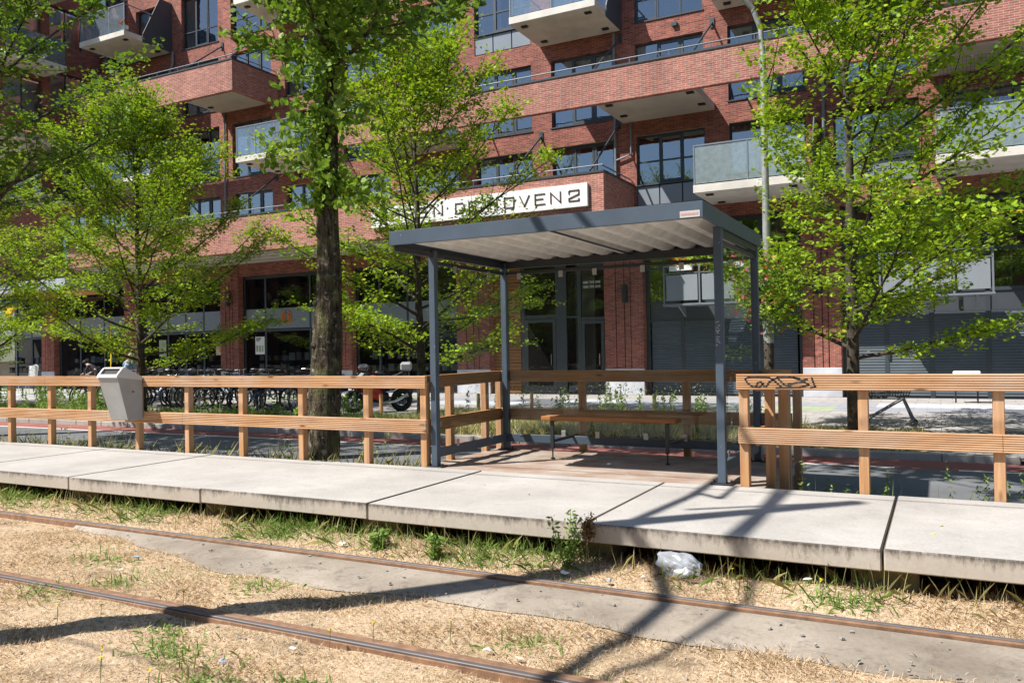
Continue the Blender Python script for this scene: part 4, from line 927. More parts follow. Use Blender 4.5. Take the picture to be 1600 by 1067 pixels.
# flower boxes on balconies
def flowerbox(x0,x1,y,z,mt,label,n=110):
    t=thing('flower_box',label,'flower box',((x0+x1)/2,y,z)); MB().box(x0,x1,y-.09,y+.09,z,z+.17,.01).build('trough','white_paint',t)
    leaves('foliage',[(rr.uniform(x0,x1),y+rr.gauss(0,.08),z+.17+rr.random()*.16) for _ in range(n*2)],.07,'leaf_weed',t,.5,'oval'); setp(leaves('flowers',[(rr.uniform(x0,x1),y+rr.gauss(0,.09),z+.2+rr.random()*.22) for _ in range(n)],.075,mt,t,.3,'maple'),kind='stuff')
flowerbox(-7.75,-7.0,26.05,3.80,'petals_red','white trough of red geraniums on the low balcony rail behind the shelter'); flowerbox(-5.75,-5.35,26.05,3.80,'petals_pink','small trough of magenta flowers on the low balcony rail, near the steel post')
MB_=MB().box(-6.55,-6.35,26.0,26.2,3.98,4.10).box(-6.6,-6.3,25.95,26.25,4.10,4.13)
for q in (-6.55,-6.37): MB_.box(q,q+.02,26,26.2,3.80,3.98)
setp(MB_.build('wooden_lantern','cladding_wood'),'small wooden lantern with a flat roof standing on the low balcony rail','lantern')
flowerbox(-32.5,-32.1,24.62,16.05,'petals_red','dark pot of red geraniums at the corner of the topmost left balcony'); flowerbox(-34.9,-34.4,24.62,17.1,'petals_pink','small pink flowers on the glass rail of the topmost left balcony',40)
# ================================================================ bollards
for i,(bx,by,h,l) in enumerate(((-12.83,17.2,.52,'beside the red motorcycle'),(-11.17,19.35,.42,'just left of the shelter back corner post'),(-9.92,20.1,.42,'behind the left end of the bench'),(-6.45,20.1,.42,'behind the middle of the bench among tall weeds'),(-2.6,17.8,.62,'standing alone right of the graffiti corner'))):
    o=MB().lathe((bx,by,-.32),[(0,0),(.05,0),(.05,h+.04),(.04,h+.07),(0,h+.075)],10).build('wooden_bollard','fence_post_wood'); setp(o,'short round wooden bollard '+l,'bollard','wooden bollards along the verge')
# ================================================================ bicycles
def bike(label,frame='black_metal',basket=False):
    t=thing('bicycle',label,'bicycle',(0,0,0))
    for y in (-.53,.53):
        w=MB().torus((0,y,.345),(1,0,0),.325,.024,28,6).build('wheel','rubber',t,True)
        m=MB().torus((0,y,.345),(1,0,0),.298,.009,24,5)
        for k in range(12): a=k*math.pi/6; m.tube([(0,y,.345),(0,y+.298*math.cos(a),.345+.298*math.sin(a))],.0028,3,False)
        m.tube([(-.03,y,.345),(.03,y,.345)],.02,6); m.build('rim','chrome',w)
    m=MB(); bb=(0,.06,.30); st=(0,.22,.80); hd=(0,-.36,.86); hl=(0,-.39,.66)
    m.tube([bb,st],.017,8).tube([bb,hl],.021,8).tube([(0,.18,.66),(0,-.37,.80)],.018,8).tube([hd,hl,(0,-.53,.345)],.018,8)
    for s in (-.05,.05): m.tube([bb,(s,.53,.345)],.010,6).tube([(0,.19,.70),(s,.53,.345)],.010,6)
    m.build('frame',frame,t)
    m=MB().tube([(-.30,-.16,1.02),(-.26,-.30,1.04),(-.08,-.37,1.03),(.08,-.37,1.03),(.26,-.30,1.04),(.30,-.16,1.02)],.012,6).tube([hd,(0,-.37,1.03)],.012,6); m.build('handlebar','chrome',t)
    MB().lathe((0,.24,.93),[(0,-.03),(.07,-.02),(.09,.02),(.05,.035),(0,.04)],10,.8,1.5).tube([st,(0,.24,.92)],.013,6).build('saddle','rubber',t)
    for y,a0,a1 in ((.53,.1,2.9),(-.53,.5,2.4)):
        m=MB()
        ps=[(0,y+.365*math.cos(a),.345+.365*math.sin(a)) for a in np.linspace(a0,a1,9)]
        for p,q in zip(ps,ps[1:]): m.quad((-.028,p[1],p[2]),(.028,p[1],p[2]),(.028,q[1],q[2]),(-.028,q[1],q[2]))
        m.build('mudguard',frame,t)
    m=MB().box(-.07,.07,.35,.75,.755,.77); 
    for s in (-.06,.06): m.tube([(s,.70,.76),(s,.53,.36)],.006,4)
    m.build('luggage_rack','black_metal',t)
    m=MB().lathe((0,.06,.30),[(0,-.01),(.09,-.01),(.09,.01),(0,.01)],12).obox(.09,.0,.22,.02,.09,.03).obox(-.09,.12,.38,.02,.09,.03); m.build('crank','black_metal',t)
    if basket:
        m=MB()
        for z in (.98,1.08,1.18): m.tube([(-.2,-.45,z),(.2,-.45,z),(.2,-.75,z),(-.2,-.75,z),(-.2,-.45,z)],.007,4)
        for i in range(9): m.tube([(-.2+i*.05,-.45,.96),(-.2+i*.05,-.45,1.2)],.005,3).tube([(-.2+i*.05,-.75,.96),(-.2+i*.05,-.75,1.2)],.005,3)
        m.box(-.2,.2,-.75,-.45,.95,.97); m.build('basket','black_metal',t)
    return t
b1=bike('x'); b2=bike('x','rail_silver',True); b3=bike('x','blue_sign')
rr=random.Random(31); i=0; used=set()
ORD='first second third fourth fifth sixth seventh eighth ninth tenth eleventh twelfth thirteenth fourteenth fifteenth sixteenth seventeenth eighteenth nineteenth twentieth twenty-first twenty-second twenty-third twenty-fourth twenty-fifth twenty-sixth'.split()
spots=[]
X=-26.6
while X<-17.3: spots.append((X+1.0,18.3+rr.uniform(-.25,.5))); X+=.38
for k,(X,Y) in enumerate(spots):
    src=(b1,b2,b1,b3,b1,b2)[k%6]; lab={b1:'black city bicycle',b2:'silver bicycle with front basket',b3:'blue city bicycle'}[src]
    if src not in used: c=src; used.add(src)
    else: c=copy_tree(src)
    c.location=(X,Y,-.3); c.rotation_euler=(R_(rr.uniform(-3,3)),R_(rr.uniform(-7,7)),R_(rr.uniform(-50,50)+(180 if rr.random()<.4 else 0)))
    c['group']='bicycles parked in a long row behind the fence'
    c['label']='%s, %s from the left in the row behind the fence'%(lab,ORD[k])
RK=thing('bicycle_rack','long galvanised bicycle rack holding the row of parked bicycles','bicycle rack',(-21,18.2,-.3))
for X in np.arange(-25.4,-16.2,.86): MB().tube([(X,17.9,-.3),(X,17.9,.15),(X,18.2,.35),(X,18.6,.3),(X,18.6,-.3)],.018,6).build('hoop','galvanised',RK)
MB().tube([(-25.6,18.6,-.27),(-16,18.6,-.27)],.02,6).build('ground_rail','galvanised',RK)
# back row nearer the shop front
for k in range(14):
    c=copy_tree((b1,b3,b1,b2)[k%4]); c.location=(-33.5+k*.85+rr.uniform(-.2,.2),24.9+rr.uniform(-.2,.2),-.3); c.rotation_euler=(0,R_(rr.uniform(-5,5)),R_(90+rr.uniform(-25,25))); c['group']='bicycles leaning by the shopfronts'; c['label']=('black','blue','black','silver')[k%4]+' bicycle, %s from the left of those leaning along the shop windows'%ORD[k]
# ================================================================ motorcycles
def moto(name,label,loc,rz,body='red_paint'):
    t=thing(name,label,'motorcycle',(0,0,0))
    for y,w in ((-.72,.055),(.70,.085)):
        q=MB().torus((0,y,.31),(1,0,0),.25,w,30,10).build('wheel','rubber',t,True); m=MB().torus((0,y,.31),(1,0,0),.195,.018,24,6)
        for k in range(6): a=k*math.pi/3; m.tube([(0,y,.31),(0,y+.195*math.cos(a),.31+.195*math.sin(a))],.014,4)
        m.lathe((0,y,.31),[(0,0)],4); m.tube([(-.06,y,.31),(.06,y,.31)],.05,10).torus((.05,y,.31),(1,0,0),.11,.01,16,4); m.build('rim','black_metal',q)
    def sect(mb,L,n=12):  # lofted body from (y,zc,hw,hh)
        base=len(mb.v)
        for (y,zc,hw,hh) in L:
            for k in range(n): a=2*math.pi*k/n; mb.v.append((hw*math.copysign(abs(math.cos(a))**.8,math.cos(a)),y,zc+hh*math.copysign(abs(math.sin(a))**.8,math.sin(a))))
        for i in range(len(L)-1):
            for k in range(n): a=base+i*n+k;b=base+i*n+(k+1)%n; mb.f.append((a,b,b+n,a+n)); mb.mi.append(mb.cur)
        mb.f.append(tuple(base+k for k in range(n))); mb.f.append(tuple(base+(len(L)-1)*n+k for k in range(n))); mb.mi+=[mb.cur]*2
    m=MB(); sect(m,[(-.78,.80,.04,.04),(-.70,.82,.14,.13),(-.52,.80,.20,.22),(-.36,.66,.21,.30),(-.10,.52,.19,.24),(.08,.45,.14,.12)]); m.build('fairing',body,t,True)
    m=MB(); sect(m,[(-.34,.86,.08,.06),(-.22,.90,.15,.13),(-.02,.88,.16,.12),(.14,.80,.10,.06)]); m.build('fuel_tank',body,t,True)
    m=MB(); sect(m,[(.10,.80,.10,.04),(.30,.79,.13,.045),(.50,.84,.11,.05),(.60,.90,.10,.05),(.85,.98,.05,.02)]); m.build('seat','rubber',t,True)
    m=MB(); sect(m,[(.30,.74,.10,.06),(.6,.84,.10,.07),(.92,.97,.04,.03)]); m.build('tail',body,t,True)
    m=MB(); sect(m,[(-.25,.42,.15,.14),(0,.42,.18,.18),(.25,.42,.13,.12)]); m.build('engine','black_metal',t,True)
    m=MB()
    for s in (-.09,.09): m.tube([(s,-.72,.31),(s,-.46,.92)],.025,8)
    m.tube([(-.34,-.36,.93),(-.12,-.46,.96),(.12,-.46,.96),(.34,-.36,.93)],.016,8); m.build('fork','black_metal',t)
    m=MB()
    for s in (-.08,.08): m.tube([(s,.70,.31),(s,.2,.42)],.025,6)
    m.build('swingarm','black_metal',t)
    MB().tube([(.14,0,.26),(.17,.4,.30),(.2,.78,.48)],[.035,.04,.055],10).build('exhaust','chrome',t)
    m=MB().poly([(-.13,-.68,.93),(.13,-.68,.93),(.10,-.50,1.10),(-.10,-.50,1.10)]); m.build('windscreen','plastic_film',t)
    for s in (-1,1): MB().tube([(s*.18,-.55,.98),(s*.32,-.52,1.10)],.008,4).obox(s*.36,-.52,1.11,.13,.03,.07,bev=.01).build('mirror','black_metal',t)
    m=MB()
    ps=[(0,-.72+.33*math.cos(a),.31+.33*math.sin(a)) for a in np.linspace(.5,2.5,9)]
    for p,q in zip(ps,ps[1:]): m.quad((-.06,p[1],p[2]),(.06,p[1],p[2]),(.06,q[1],q[2]),(-.06,q[1],q[2]))
    m.build('front_mudguard','black_metal',t)
    m=MB().box(-.06,.06,.86,.88,.60,.95).obox(0,.95,.66,.18,.01,.12); m.build('plate_holder','black_metal',t)
    t.location=loc; t.rotation_euler=(0,R_(6),rz); return t
moto('motorcycle','red and black sport motorcycle parked facing the camera left of the shelter',(-13.75,18.3,-.3),R_(-28))
m2=moto('motorcycle','dark motorcycle parked near the shopfront behind the ivy covered tree',(-17.2,23.2,-.3),R_(-60),'black_metal')
MB().box(-.20,.20,.62,1.0,1.0,1.28,.05).build('top_case','bin_grey',m2)
m3=moto('scooter','touring scooter with striped top case beside the brick pier right of the ivy tree',(-18.9,23.0,-.3),R_(-50),'bin_grey')
MB().box(-.20,.20,.60,.98,1.0,1.22,.08).build('top_case','bin_grey',m3); MB().box(-.205,.205,.595,.985,1.08,1.12,.02).build('top_case_stripe','red_plastic',m3)
# ================================================================ people
def skin_person(name,label,loc,rz,joints,edges,radii,shirt,hair,legs):
    t=thing(name,label,'person',loc)
    def skin(nm,js,es,rad,mt,root=0):
        me=bpy.data.meshes.new(nm); me.from_pydata([Vector(j) for j in js],es,[]); me.materials.append(MT[mt]); ob=link(bpy.data.objects.new(nm,me)); ob.modifiers.new('s','SKIN')
        for i,r in enumerate(rad): me.skin_vertices[0].data[i].radius=(r,r) if not isinstance(r,tuple) else r
        me.skin_vertices[0].data[root].use_root=True; sb=ob.modifiers.new('u','SUBSURF'); sb.levels=1; sb.render_levels=2
        bpy.context.view_layer.update(); m2=bpy.data.meshes.new_from_object(ob.evaluated_get(bpy.context.evaluated_depsgraph_get())); ob.modifiers.clear(); ob.data=m2; m2.polygons.foreach_set('use_smooth',np.ones(len(m2.polygons),dtype=bool)); ob.parent=t; 
        if not m2.materials: m2.materials.append(MT[mt])
        return ob
    skin('body',joints,edges,radii,'skin'); a,b=shirt; skin('shirt',*a,b)
    for (g,mt) in legs: skin('trousers',*g,mt)
    hc,hr,mt=hair
    me=MB().lathe((0,0,0),[(.001,-.02),(hr*.93,-.01),(hr*1.0,.03),(hr*.85,.085),(hr*.5,.12),(.001,.135)],14,1,1.15); 
    me.v=[(v[0]+hc[0]+loc[0],v[1]+hc[1]+loc[1],v[2]+hc[2]+loc[2]) for v in me.v]; me.build('hair',mt,t,True)
    t.rotation_euler=(0,0,rz); return t
plain('skin',(.50,.29,.20),.55,0,.08); plain('shirt_blue',(.22,.33,.42),.85,0,.1); plain('shirt_dark',(.02,.022,.035),.85,0,.1); plain('hair_grey',(.42,.36,.31),.8,0,.2); plain('hair_dark',(.02,.015,.012),.8,0,.2); plain('trousers_dark',(.03,.035,.05),.85,0,.1)
# standing and stooping figure: pelvis, waist, chest, neck, head, shoulders, arms, legs (facing -Y, lean forward by L)
def figure(L,crouch=0):
    pz=.95-crouch; c=math.cos(L); s=math.sin(L)
    def up(a,f=0): return (0,-s*a-f,pz+c*a)
    J=[(0,0,pz),up(.22),up(.42),up(.56),up(.64,.01),up(.76,.02),(-.19,up(.46)[1],up(.46)[2]),(.19,up(.46)[1],up(.46)[2]),(-.25,up(.46)[1]-.12,up(.46)[2]-.26),(.25,up(.46)[1]-.12,up(.46)[2]-.26),(-.20,up(.46)[1]-.34,up(.46)[2]-.38),(.20,up(.46)[1]-.34,up(.46)[2]-.38),(-.18,up(.46)[1]-.43,up(.46)[2]-.41),(.18,up(.46)[1]-.43,up(.46)[2]-.41),(-.10,0,pz-.03),(.10,0,pz-.03),(-.12,-.12-crouch*.5,pz*.52),(.12,-.12-crouch*.5,pz*.52),(-.12,0,.08),(.12,0,.08),(-.12,-.15,.03),(.12,-.15,.03)]
    E=[(0,1),(1,2),(2,3),(3,4),(4,5),(3,6),(3,7),(6,8),(7,9),(8,10),(9,11),(10,12),(11,13),(0,14),(0,15),(14,16),(15,17),(16,18),(17,19),(18,20),(19,21)]
    Rr=[.13,.125,.14,.07,.055,.095,.055,.055,.042,.042,.03,.03,.035,.035,.09,.09,.06,.06,.04,.04,.035,.035]
    sh=([J[0],J[1],J[2],J[3],J[6],J[7],J[8],J[9]],[(0,1),(1,2),(2,3),(3,4),(3,5),(4,6),(5,7)],[.15,.145,.165,.085,.075,.075,.062,.062])
    lg=([J[0],J[14],J[15],J[16],J[17],J[18],J[19]],[(0,1),(0,2),(1,3),(2,4),(3,5),(4,6)],[.15,.105,.105,.078,.078,.06,.06])
    return J,E,Rr,sh,lg
J,E,Rr,sh,lg=figure(.45); J2=[(j[0],j[1],j[2]) for j in J]
skin_person('person','person with short grey hair in a blue t-shirt just right of the bin top',(-29.7,22.5,-.3),R_(200),J,E,Rr,(sh,'shirt_blue'),((J[5][0],J[5][1],J[5][2]+.02),.10,'hair_grey'),[(lg,'trousers_dark')])
J,E,Rr,sh,lg=figure(1.0)
skin_person('person','dark haired person in black bending forward by the shop windows left of the bin',(-35.2,25.2,-.3),R_(-70),J,E,Rr,(sh,'shirt_dark'),((J[5][0],J[5][1]-.02,J[5][2]+.02),.105,'hair_dark'),[(lg,'trousers_dark')])
# ================================================================ shopping cart
SC=thing('shopping_cart','chrome shopping cart with red handle standing on the sidewalk beside the right maple','shopping cart',(-.95,18.1,-.3))
x0,y0,z0=-.95,18.1,-.3
def cp(a,b,c): return (x0+a,y0+b,z0+c)
m=MB()
lo=[(-.40,-.20,.55),(.38,-.17,.60),(.38,.17,.60),(-.40,.20,.55)]; hi=[(-.48,-.28,1.0),(.50,-.24,.93),(.50,.24,.93),(-.48,.28,1.0)]
for ring in (lo,hi): m.tube([cp(*p) for p in ring+[ring[0]]],.010,5)
for i in range(4):
    A,B,C,D=[Vector(p) for p in (lo[i],lo[(i+1)%4],hi[(i+1)%4],hi[i])]
    n_=16 if i%2==0 else 9
    for k in range(n_+1): m.tube([cp(*A.lerp(B,k/n_)),cp(*D.lerp(C,k/n_))],.009,3,False)
    for k in (1,2,3,4): m.tube([cp(*A.lerp(D,k/5)),cp(*B.lerp(C,k/5))],.009,3,False)
for k in range(9): m.tube([cp(*Vector(lo[0]).lerp(Vector(lo[1]),k/8)),cp(*Vector(lo[3]).lerp(Vector(lo[2]),k/8))],.009,3,False)
m.build('wire_basket','cart_steel',SC)
m=MB()
for s in (-1,1): m.tube([cp(-.42,s*.22,.10),cp(.30,s*.19,.56)],.026,8).tube([cp(.46,s*.21,.12),cp(.28,s*.19,.56),cp(-.38,s*.2,.56)],.026,8).tube([cp(-.46,s*.26,.98),cp(-.58,s*.26,1.05)],.014,6)
m.tube([cp(-.42,-.22,.18),cp(.46,-.21,.18)],.01,6); m.build('frame','cart_steel',SC)
for a,b in ((-.42,-.22),(-.42,.22),(.46,-.21),(.46,.21)):
    m=MB(); m.torus(cp(a,b,.062),(0,1,0),.055,.022,16,6).tube([cp(a,b-.02,.062),cp(a,b+.02,.062)],.035,10); m.build('castor','rubber',SC,True)
MB().tube([cp(-.58,-.28,1.05),cp(-.58,.28,1.05)],.020,10).build('handle','red_plastic',SC)
MB().box(x0-.30,x0-.05,y0-.285,y0-.26,z0+.80,z0+.94,.005).box(x0-.49,x0-.46,y0-.2,y0+.2,z0+.66,z0+.92,.005).build('plastic_panel','red_plastic',SC)
# white box on the sidewalk far right
WB=thing('white_planter','low white box on short dark legs standing before the right roller shutters','planter box',(.64,25.2,-.3)); MB().box(.30,.96,25.0,25.4,.12,.56,.03).build('box','white_paint',WB); MB().box(.45,.62,24.99,24.999,.40,.47).box(.66,.72,24.99,24.999,.40,.47).build('print','letter_brown',WB)
for q in (.36,.88): MB().box(q-.02,q+.02,25.18,25.22,-.3,.12).build('leg','black_metal',WB)
# wicker chair and pots far left
CH=thing('garden_chair','light wire garden chair with rounded back in front of the far left shop','chair',(-37.2,23,-.3))
m=MB()
for k in range(13):
    a=-.28+k*.0467; m.tube([(-37.2+a,23.25+.05*math.cos(a*5),.15),(-37.2+a*1.05,23.33,.55),(-37.2+a*.9,23.42,1.02-abs(a)*.25)],.008,4)
for z in np.arange(.2,1.0,.07): m.tube([(-37.5,23.3,z),(-37.2,23.38,z+.02),(-36.9,23.3,z)],.007,4)
m.tube([(-37.5,23.25,.15),(-37.52,23.35,.75),(-37.4,23.43,.98),(-37.2,23.45,1.04),(-37.0,23.43,.98),(-36.88,23.35,.75),(-36.9,23.25,.15)],.018,6); m.build('backrest','bin_rim',CH)
MB().box(-37.5,-36.9,22.75,23.3,.12,.16,.01).build('seat','bin_rim',CH)
for a in (-37.47,-36.93):
    for b in (22.8,23.28): MB().tube([(a,b,-.3),(a,b,.12)],.014,6).build('leg','bin_rim',CH)
PP=thing('notice_board','white notice card on a stand among pots before the far left shop','notice',(-39.0,24.4,-.3)); MB().box(-39.2,-38.8,24.4,24.43,.45,.95).build('card','white_paint',PP); MB().tube([(-39,24.45,-.3),(-39,24.45,.5)],.02,6).build('stand','black_metal',PP)
BF=thing('beach_flag','narrow yellow feather flag on a pole in front of the shop left of the bin','flag',(-35.3,25.9,-.3)); MB().tube([(-35.3,25.9,-.3),(-35.3,25.9,3.0)],.015,6).build('pole','black_metal',BF)
mb=MB()
for k in range(8): z=.7+k*.29; w=.10*math.sin(.5+k*.3); mb.box(-35.28,-35.28+max(.05,w),25.89,25.91,z,z+.29)
mb.build('flag_cloth','yellow_sign',BF)
# ================================================================ grass, weeds, litter
def rnd(n,x0,x1,y0,y1): return rng.uniform(x0,x1,n),rng.uniform(y0,y1,n)
def gz(x,y): return bed_z(np.asarray(x,dtype=float),np.asarray(y,dtype=float))
def clumpy(x,y,f=1.0): return .5+.5*np.sin(x*3.1*f+np.sin(y*2.3*f)*1.7)*np.sin(y*4.1*f+np.sin(x*1.9*f)*1.3)
x,y=rnd(560000,-13,1.6,2.0,6.2); keep=(y>np.where(x<1.6,x*-.5-1.5,9))
fx=np.array([p[0] for p in pr]); fy=np.array([p[1] for p in pr]); ed=np.interp(x,fx,fy)+rng.normal(0,.045,len(x)); ins=(y>ed)&(y<5.40)&(x>-7.9)
ins&=rng.random(len(x))>.015+.25*np.clip(1-(y-ed)/.18,0,1)**2
railm=((y>3.80)&(y<3.96))|((y>5.35)&(y<5.51))
dens=rng.random(len(x))<(.18+.82*clumpy(x,y,1.3)*(.55+.45*clumpy(x*2.3+4,y*2.1,1.7))); near=rng.random(len(x))<np.clip(1.25-(np.hypot(x,y)-4)/12,.3,1)
k=keep&~ins&~railm&dens&near; x=x[k];y=y[k]; print('dry blades',len(x))
h=.030+.042*clumpy(x+5,y+3,.9)
setp(blades('dry_grass',np.stack([x,y,gz(x,y)],1),h,.0026,'grass_dry',1.3),kind='stuff')
x,y=rnd(26000,-13,1.6,2.3,6.2); g=clumpy(x*1.0+9,y+2,.55)>.84; e=(y>5.40)|(y<np.interp(x,fx,fy)-.03); k=g&e&(np.abs(y-3.87)>.05)&(np.abs(y-5.44)>.05); x=x[k];y=y[k]
setp(blades('green_grass',np.stack([x,y,gz(x,y)],1),.05,.005,'grass_green',.8),kind='stuff')
# green fringe along the platform
x,y=rnd(22000,-14,1.6,5.62,6.12); den=clumpy(x,y*.2,.9); k=rng.random(len(x))<den**2.2*(.5+.5*(y-5.6)*2)*(np.where(x>-1.6,.30,.8)); x=x[k];y=y[k]
setp(blades('platform_edge_grass',np.stack([x,y,gz(x,y)],1),.10+.10*rng.random(len(x)),.0055,'grass_green',.55),kind='stuff')
x,y=rnd(2600,-14,1.6,5.75,6.15); setp(blades('tall_stalks',np.stack([x,y,gz(x,y)],1)[::4],.24,.005,'grass_straw',.5),kind='stuff')
# green tufts in the foreground lawn
P=[]
for cx,cy,n,s in ((-4.05,3.33,170,.16),(-3.42,3.05,150,.14),(-2.95,3.28,90,.1),(-5.9,3.75,120,.15),(-5.6,4.15,90,.12),(-2.35,3.15,80,.09),(-.6,5.75,150,.12),(-6.4,4.6,100,.16),(-4.5,4.5,80,.12),(-2.2,4.3,70,.12),(-4.35,3.55,60,.1)):
    P+= [(cx+rng.normal(0,s),cy+rng.normal(0,s*.7)) for _ in range(n)]
P=np.array(P); setp(blades('green_tufts',np.stack([P[:,0],P[:,1],gz(P[:,0],P[:,1])],1),.085,.010,'grass_green',.95),kind='stuff')
# yellow composite flowers scattered
P=[(-4.9,3.5),(-4.2,3.0),(-3.75,2.95),(-3.0,3.9),(-3.2,3.75),(-4.6,3.9),(-3.9,3.3),(-5.2,3.4),(-2.62,4.15),(-1.35,5.9),(-4.0,2.85),(-.75,5.85),(-2.4,3.3)]
for a,b in P:
    z=float(gz(a,b)); t_=rr.uniform(.07,.16); WF=thing('wild_flower','tiny yellow wild flower on a thin stem in the dry lawn by the rails','wild flower',(a,b,z),'yellow wild flowers dotted over the dry lawn'); MB().tube([(a,b,z),(a+.01,b,z+t_)],.0022,4).build('stem','leaf_weed',WF); L=[(a+.01+rr.gauss(0,.004),b+rr.gauss(0,.004),z+t_+rr.gauss(0,.003)) for _ in range(5)]; leaves('petals',L,.022,'petals_yellow',WF,.8,'oval')

# leafy weed growing at the platform joint
def weed(cx,cy,z,h,label,n=7,mt='leaf_weed',sz=.055):
    t=thing('weed_plant',label,'weed',(cx,cy,z)); m=MB(); L=[]
    for i in range(n):
        a=rr.uniform(0,6.28); d=Vector((math.cos(a)*.35,math.sin(a)*.35,1)); sp,sr=limb(rr,Vector((cx,cy,z)),d,h*rr.uniform(.6,1.05),.004,.002,6,.3,.10); m.tube(sp,sr,4)
        for j in range(1,7):
            for u in range(9): c=sp[j-1].lerp(sp[j],rr.random()); L.append((c.x+rr.gauss(0,.022),c.y+rr.gauss(0,.022),c.z+rr.gauss(0,.015)))
    m.build('stems',mt,t); leaves('foliage',L,sz,mt,t,.45,'spike'); return t
weed(-2.62,5.86,-.37,.50,'bright green leafy weed growing up in front of the platform joint',6,'leaf_weed',.050)
weed(-2.44,5.90,-.10,.20,'small withered dark weed beside the green weed at the platform joint',4,'leaf_dry',.04)
weed(-4.35,5.75,-.37,.22,'low leafy weed under the platform edge left of the slab joint',6,'leaf_weed',.06); weed(-3.75,5.75,-.37,.22,'small upright weed under the platform edge right of the slab joint',6,'leaf_weed',.05)
# weeds behind the fence at the road edge
def weedfield(name,n,x0,x1,y0,y1,z,h,w,mt,lean=.25,pw=1,label=None):
    x,y=rnd(n,x0,x1,y0,y1); k=rng.random(n)<clumpy(x,y*.6,1.1)**pw; x=x[k];y=y[k]; return setp(blades(name,np.stack([x,y,np.full(len(x),z)],1),h,w,mt,lean),kind='stuff')
weedfield('roadside_grass',5200,-20,-5.6,8.2,8.75,-.42,.56,.006,'grass_straw',.42,1.4); weedfield('roadside_weeds',2200,-20,-5.6,8.15,8.7,-.42,.50,.010,'grass_green',.4,2.4); weedfield('roadside_grass_right',1500,-1.2,4,8.2,8.7,-.42,.44,.008,'grass_green',.5,1.6)
L=[]
for i in range(60):
    cx=rr.choice((rr.uniform(-19,-5.6),rr.uniform(-1.3,3))); cy=rr.uniform(8.25,8.7); h=rr.uniform(.35,.75)
    for u in range(45): q=rr.random(); L.append((cx+rr.gauss(0,.05)*(1.2-q),cy+rr.gauss(0,.05),-.42+h*q))
o=leaves('roadside_weed_leaves',L,.05,'leaf_weed',None,.5,'spike',kind='stuff')
# verge: tall straw grass behind the shelter, horsetail weeds at left
weedfield('verge_grass',46000,-10.5,-2.6,13.85,17.3,-.31,.34,.011,'grass_straw',.35,.6); weedfield('verge_grass_green',16000,-11,-2.4,13.85,17.3,-.31,.30,.012,'grass_green',.4,.9)
weedfield('verge_left_grass',26000,-30,-10.5,13.85,17.4,-.31,.16,.014,'grass_green',.6,1.0); weedfield('verge_right_grass',8000,-2.6,-.3,13.85,17.4,-.31,.12,.012,'grass_straw',.6,1.0)
def spires(name,cl,mt,lt,sz):
    L=[];B=[]
    for (x0,x1,y0,y1,n,h) in cl:
        for i in range(n):
            cx=rr.uniform(x0,x1);cy=rr.uniform(y0,y1);hh=h*rr.uniform(.65,1.1); 
            for u in range(int(70*hh/.8)): q=rr.random()**.8; w=.055*(1-q*.75); L.append((cx+rr.gauss(0,w),cy+rr.gauss(0,w),-.31+hh*q))
    leaves(name,L,sz,mt,None,.25,'spike',kind='stuff')
spires('horsetail_weeds',[(-30,-24,14.6,16.6,60,.95),(-23.6,-20.6,14.6,15.8,34,.75),(-18.5,-13,14.2,15.5,26,.45),(-14.6,-13.4,16.6,17.2,10,.6)],'leaf_weed',0,.085)
spires('fleabane_weeds',[(-10.3,-4.3,17.0,18.0,42,.72),(-6.9,-6.2,17.1,17.6,8,.95),(-4,-3,17,17.5,6,.6)],'leaf_weed',0,.07)
L=[]
for i in range(700): cx=rr.uniform(-10.3,-3.2); L.append((cx,rr.uniform(17,18),.25+rr.random()*.28))
leaves('fleabane_flowers',L,.035,'grass_straw',None,.4,'oval',kind='stuff')
# dry leaves in the shadow under the platform and on the slabs
L=[(rr.uniform(-2.2,1.5),rr.uniform(5.95,6.5),-.325+rr.random()*.03) for _ in range(420)]+[(rr.uniform(-13,-2.2),rr.uniform(6.0,6.6),-.335) for _ in range(300)]
leaves('dead_leaves',L,.085,'leaf_dry',None,.75,'maple',kind='stuff')
for i,(a,b,s,m_) in enumerate(((-.02,6.86,.05,'petals_yellow'),(-.08,6.55,.06,'petals_yellow'),(-3.45,6.9,.03,'leaf_dry'),(-2.05,7.2,.04,'leaf_dry'),(-4.1,7.2,.03,'leaf_dry'),(-5.1,6.6,.03,'leaf_dry'))):
    o=leaves('fallen_leaf',[(a,b,.006)],s,m_,None,.98,'oval'); setp(o,('yellow' if m_=='petals_yellow' else 'brown')+' fallen leaf lying on the pale slab '+('near the rightmost joint, the farther one','near the rightmost joint, the nearer one','in front of the bench','in front of the right shelter post','in front of the left shelter post','left of the shelter')[i],'leaf','fallen leaves on the platform')
# plastic bag
from mathutils import noise as mn
mb=MB(); mb.lathe((0,0,0),[(.001,0)]+[(.165*math.sin(a)**.8*(1-.15*math.cos(a)),.115*(1-math.cos(a))) for a in np.linspace(.15,math.pi-.1,16)]+[(.001,.231)],36,1,.62)
mb.v=[tuple(Vector(v)+mn.noise_vector(Vector(v)*13)*.042+mn.noise_vector(Vector(v)*35)*.014) for v in mb.v]; mb.v=[(v[0]-1.69-.25*max(0,v[2]),v[1]+5.88,max(v[2],-.005)*.78-.318) for v in mb.v]
setp(mb.build('plastic_bag','plastic_film',smooth=True),'crumpled clear plastic bag lying in front of the platform, right of the green weed','plastic bag')
mb=MB(); mb.lathe((0,0,0),[(.001,.0),(.05,.005),(.06,.03),(.03,.05),(.001,.055)],18,1,.7); mb.v=[tuple(Vector(v)+mn.noise_vector(Vector(v)*20)*.035+Vector((-1.70,5.92,-.315))) for v in mb.v]
setp(mb.build('crumpled_film','white_paint'),'white crumpled wrapping inside the clear plastic bag','wrapping')
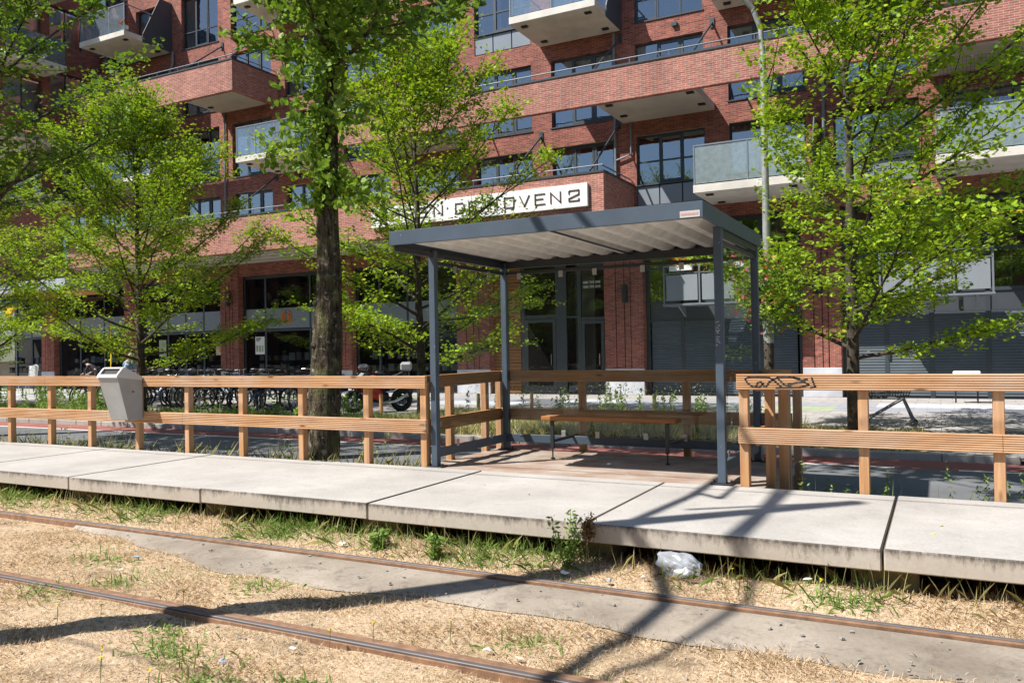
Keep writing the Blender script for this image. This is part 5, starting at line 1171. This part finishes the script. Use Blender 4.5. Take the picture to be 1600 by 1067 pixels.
# litter scraps
for i,(a,b,s,m_,lab) in enumerate(((-3.35,3.62,.028,'white_paint','torn white paper scrap by the near rail in the middle'),(-1.95,5.75,.03,'white_paint','small white tissue left of the plastic bag'),(-2.18,5.62,.035,'canopy_grey','pale blue foil scrap in the mast shadow'),(-2.55,5.68,.035,'white_paint','crumpled white paper near the foot of the green weed'),(-4.7,5.72,.035,'white_paint','crumpled white tissue left of the third support block'),(-2.35,4.12,.03,'white_paint','white paper scrap in the dry grass at lower centre'),(-2.1,4.05,.028,'plaster_pale','beige scrap in the dry grass beside the white paper'),(-.85,6.0,.028,'white_paint','round white cup lid at the platform foot on the right'),(-3.58,3.3,.032,'canopy_grey','flat grey stone chip at the bottom left'),(-6.15,4.75,.03,'shirt_blue','tiny turquoise cap between the rails on the left'),(-5.9,4.4,.02,'white_paint','little white scrap between the rails on the left'),(-3.45,9.0,.035,'white_paint','white paper scrap on the deck under the bench'),(-3.9,8.9,.025,'white_paint','tiny pale scrap on the deck left of the white one'))):
    z=(float(gz(a,b))+.03 if b<8 else .0); m=MB().lathe((0,0,0),[(.001,0),(s*.8,.002),(s,s*.25),(s*.5,s*.5),(.001,s*.45)],9,1,.6); m.v=[tuple(Vector(v)+mn.noise_vector(Vector(v)*30+Vector((i,0,0)))*s*.5+Vector((a,b,z))) for v in m.v]
    setp(m.build('litter_scrap',m_),lab,'litter')
# small stones and clods
m=MB(); 
for i in range(500):
    a=rr.uniform(-11,1.5); b=rr.uniform(2.6,6.1); s=rr.uniform(.004,.013)
    if abs(b-3.87)<.06 or abs(b-5.44)<.06: continue
    z=-.35 if (np.interp(a,fx,fy)<b<5.4 and a>-7.5) else float(gz(a,b))+.005
    m.obox(a,b,z,s*2,s*1.5,s,rr.uniform(0,3),rr.uniform(-.3,.3),0)
setp(m.build('gravel_bits','kerb_concrete'),kind='stuff')

# ================================================================ unseen building added behind the camera to darken the shop window reflections
BB=thing('apartment_building','unseen dark brick apartment block added behind the camera to darken the shop window reflections','building',(0,-32,-.4))
ob=[(x,x+1.8,z,z+1.7) for x in range(-298,60,4) for z in (1,4.2,7.4,10.6)]
mz=MB(); wallmesh(mz,-300,60,-.4,14,0,ob,-.2); mb=MB(); mb.v=[(x,-32-y,z) for x,y,z in mz.v]; mb.f=mz.f; mb.mi=mz.mi; mb.build('wall','brick',BB)
mb=MB()
for a,b,c,d in ob: mb.quad((a,-32.15,c),(b,-32.15,c),(b,-32.15,d),(a,-32.15,d))
setp(mb.build('window_panes','frame_dark',BB),kind='stuff'); MB().box(-300,60,-45,-32.3,-.4,14.3).build('roof_block','frame_dark',BB)
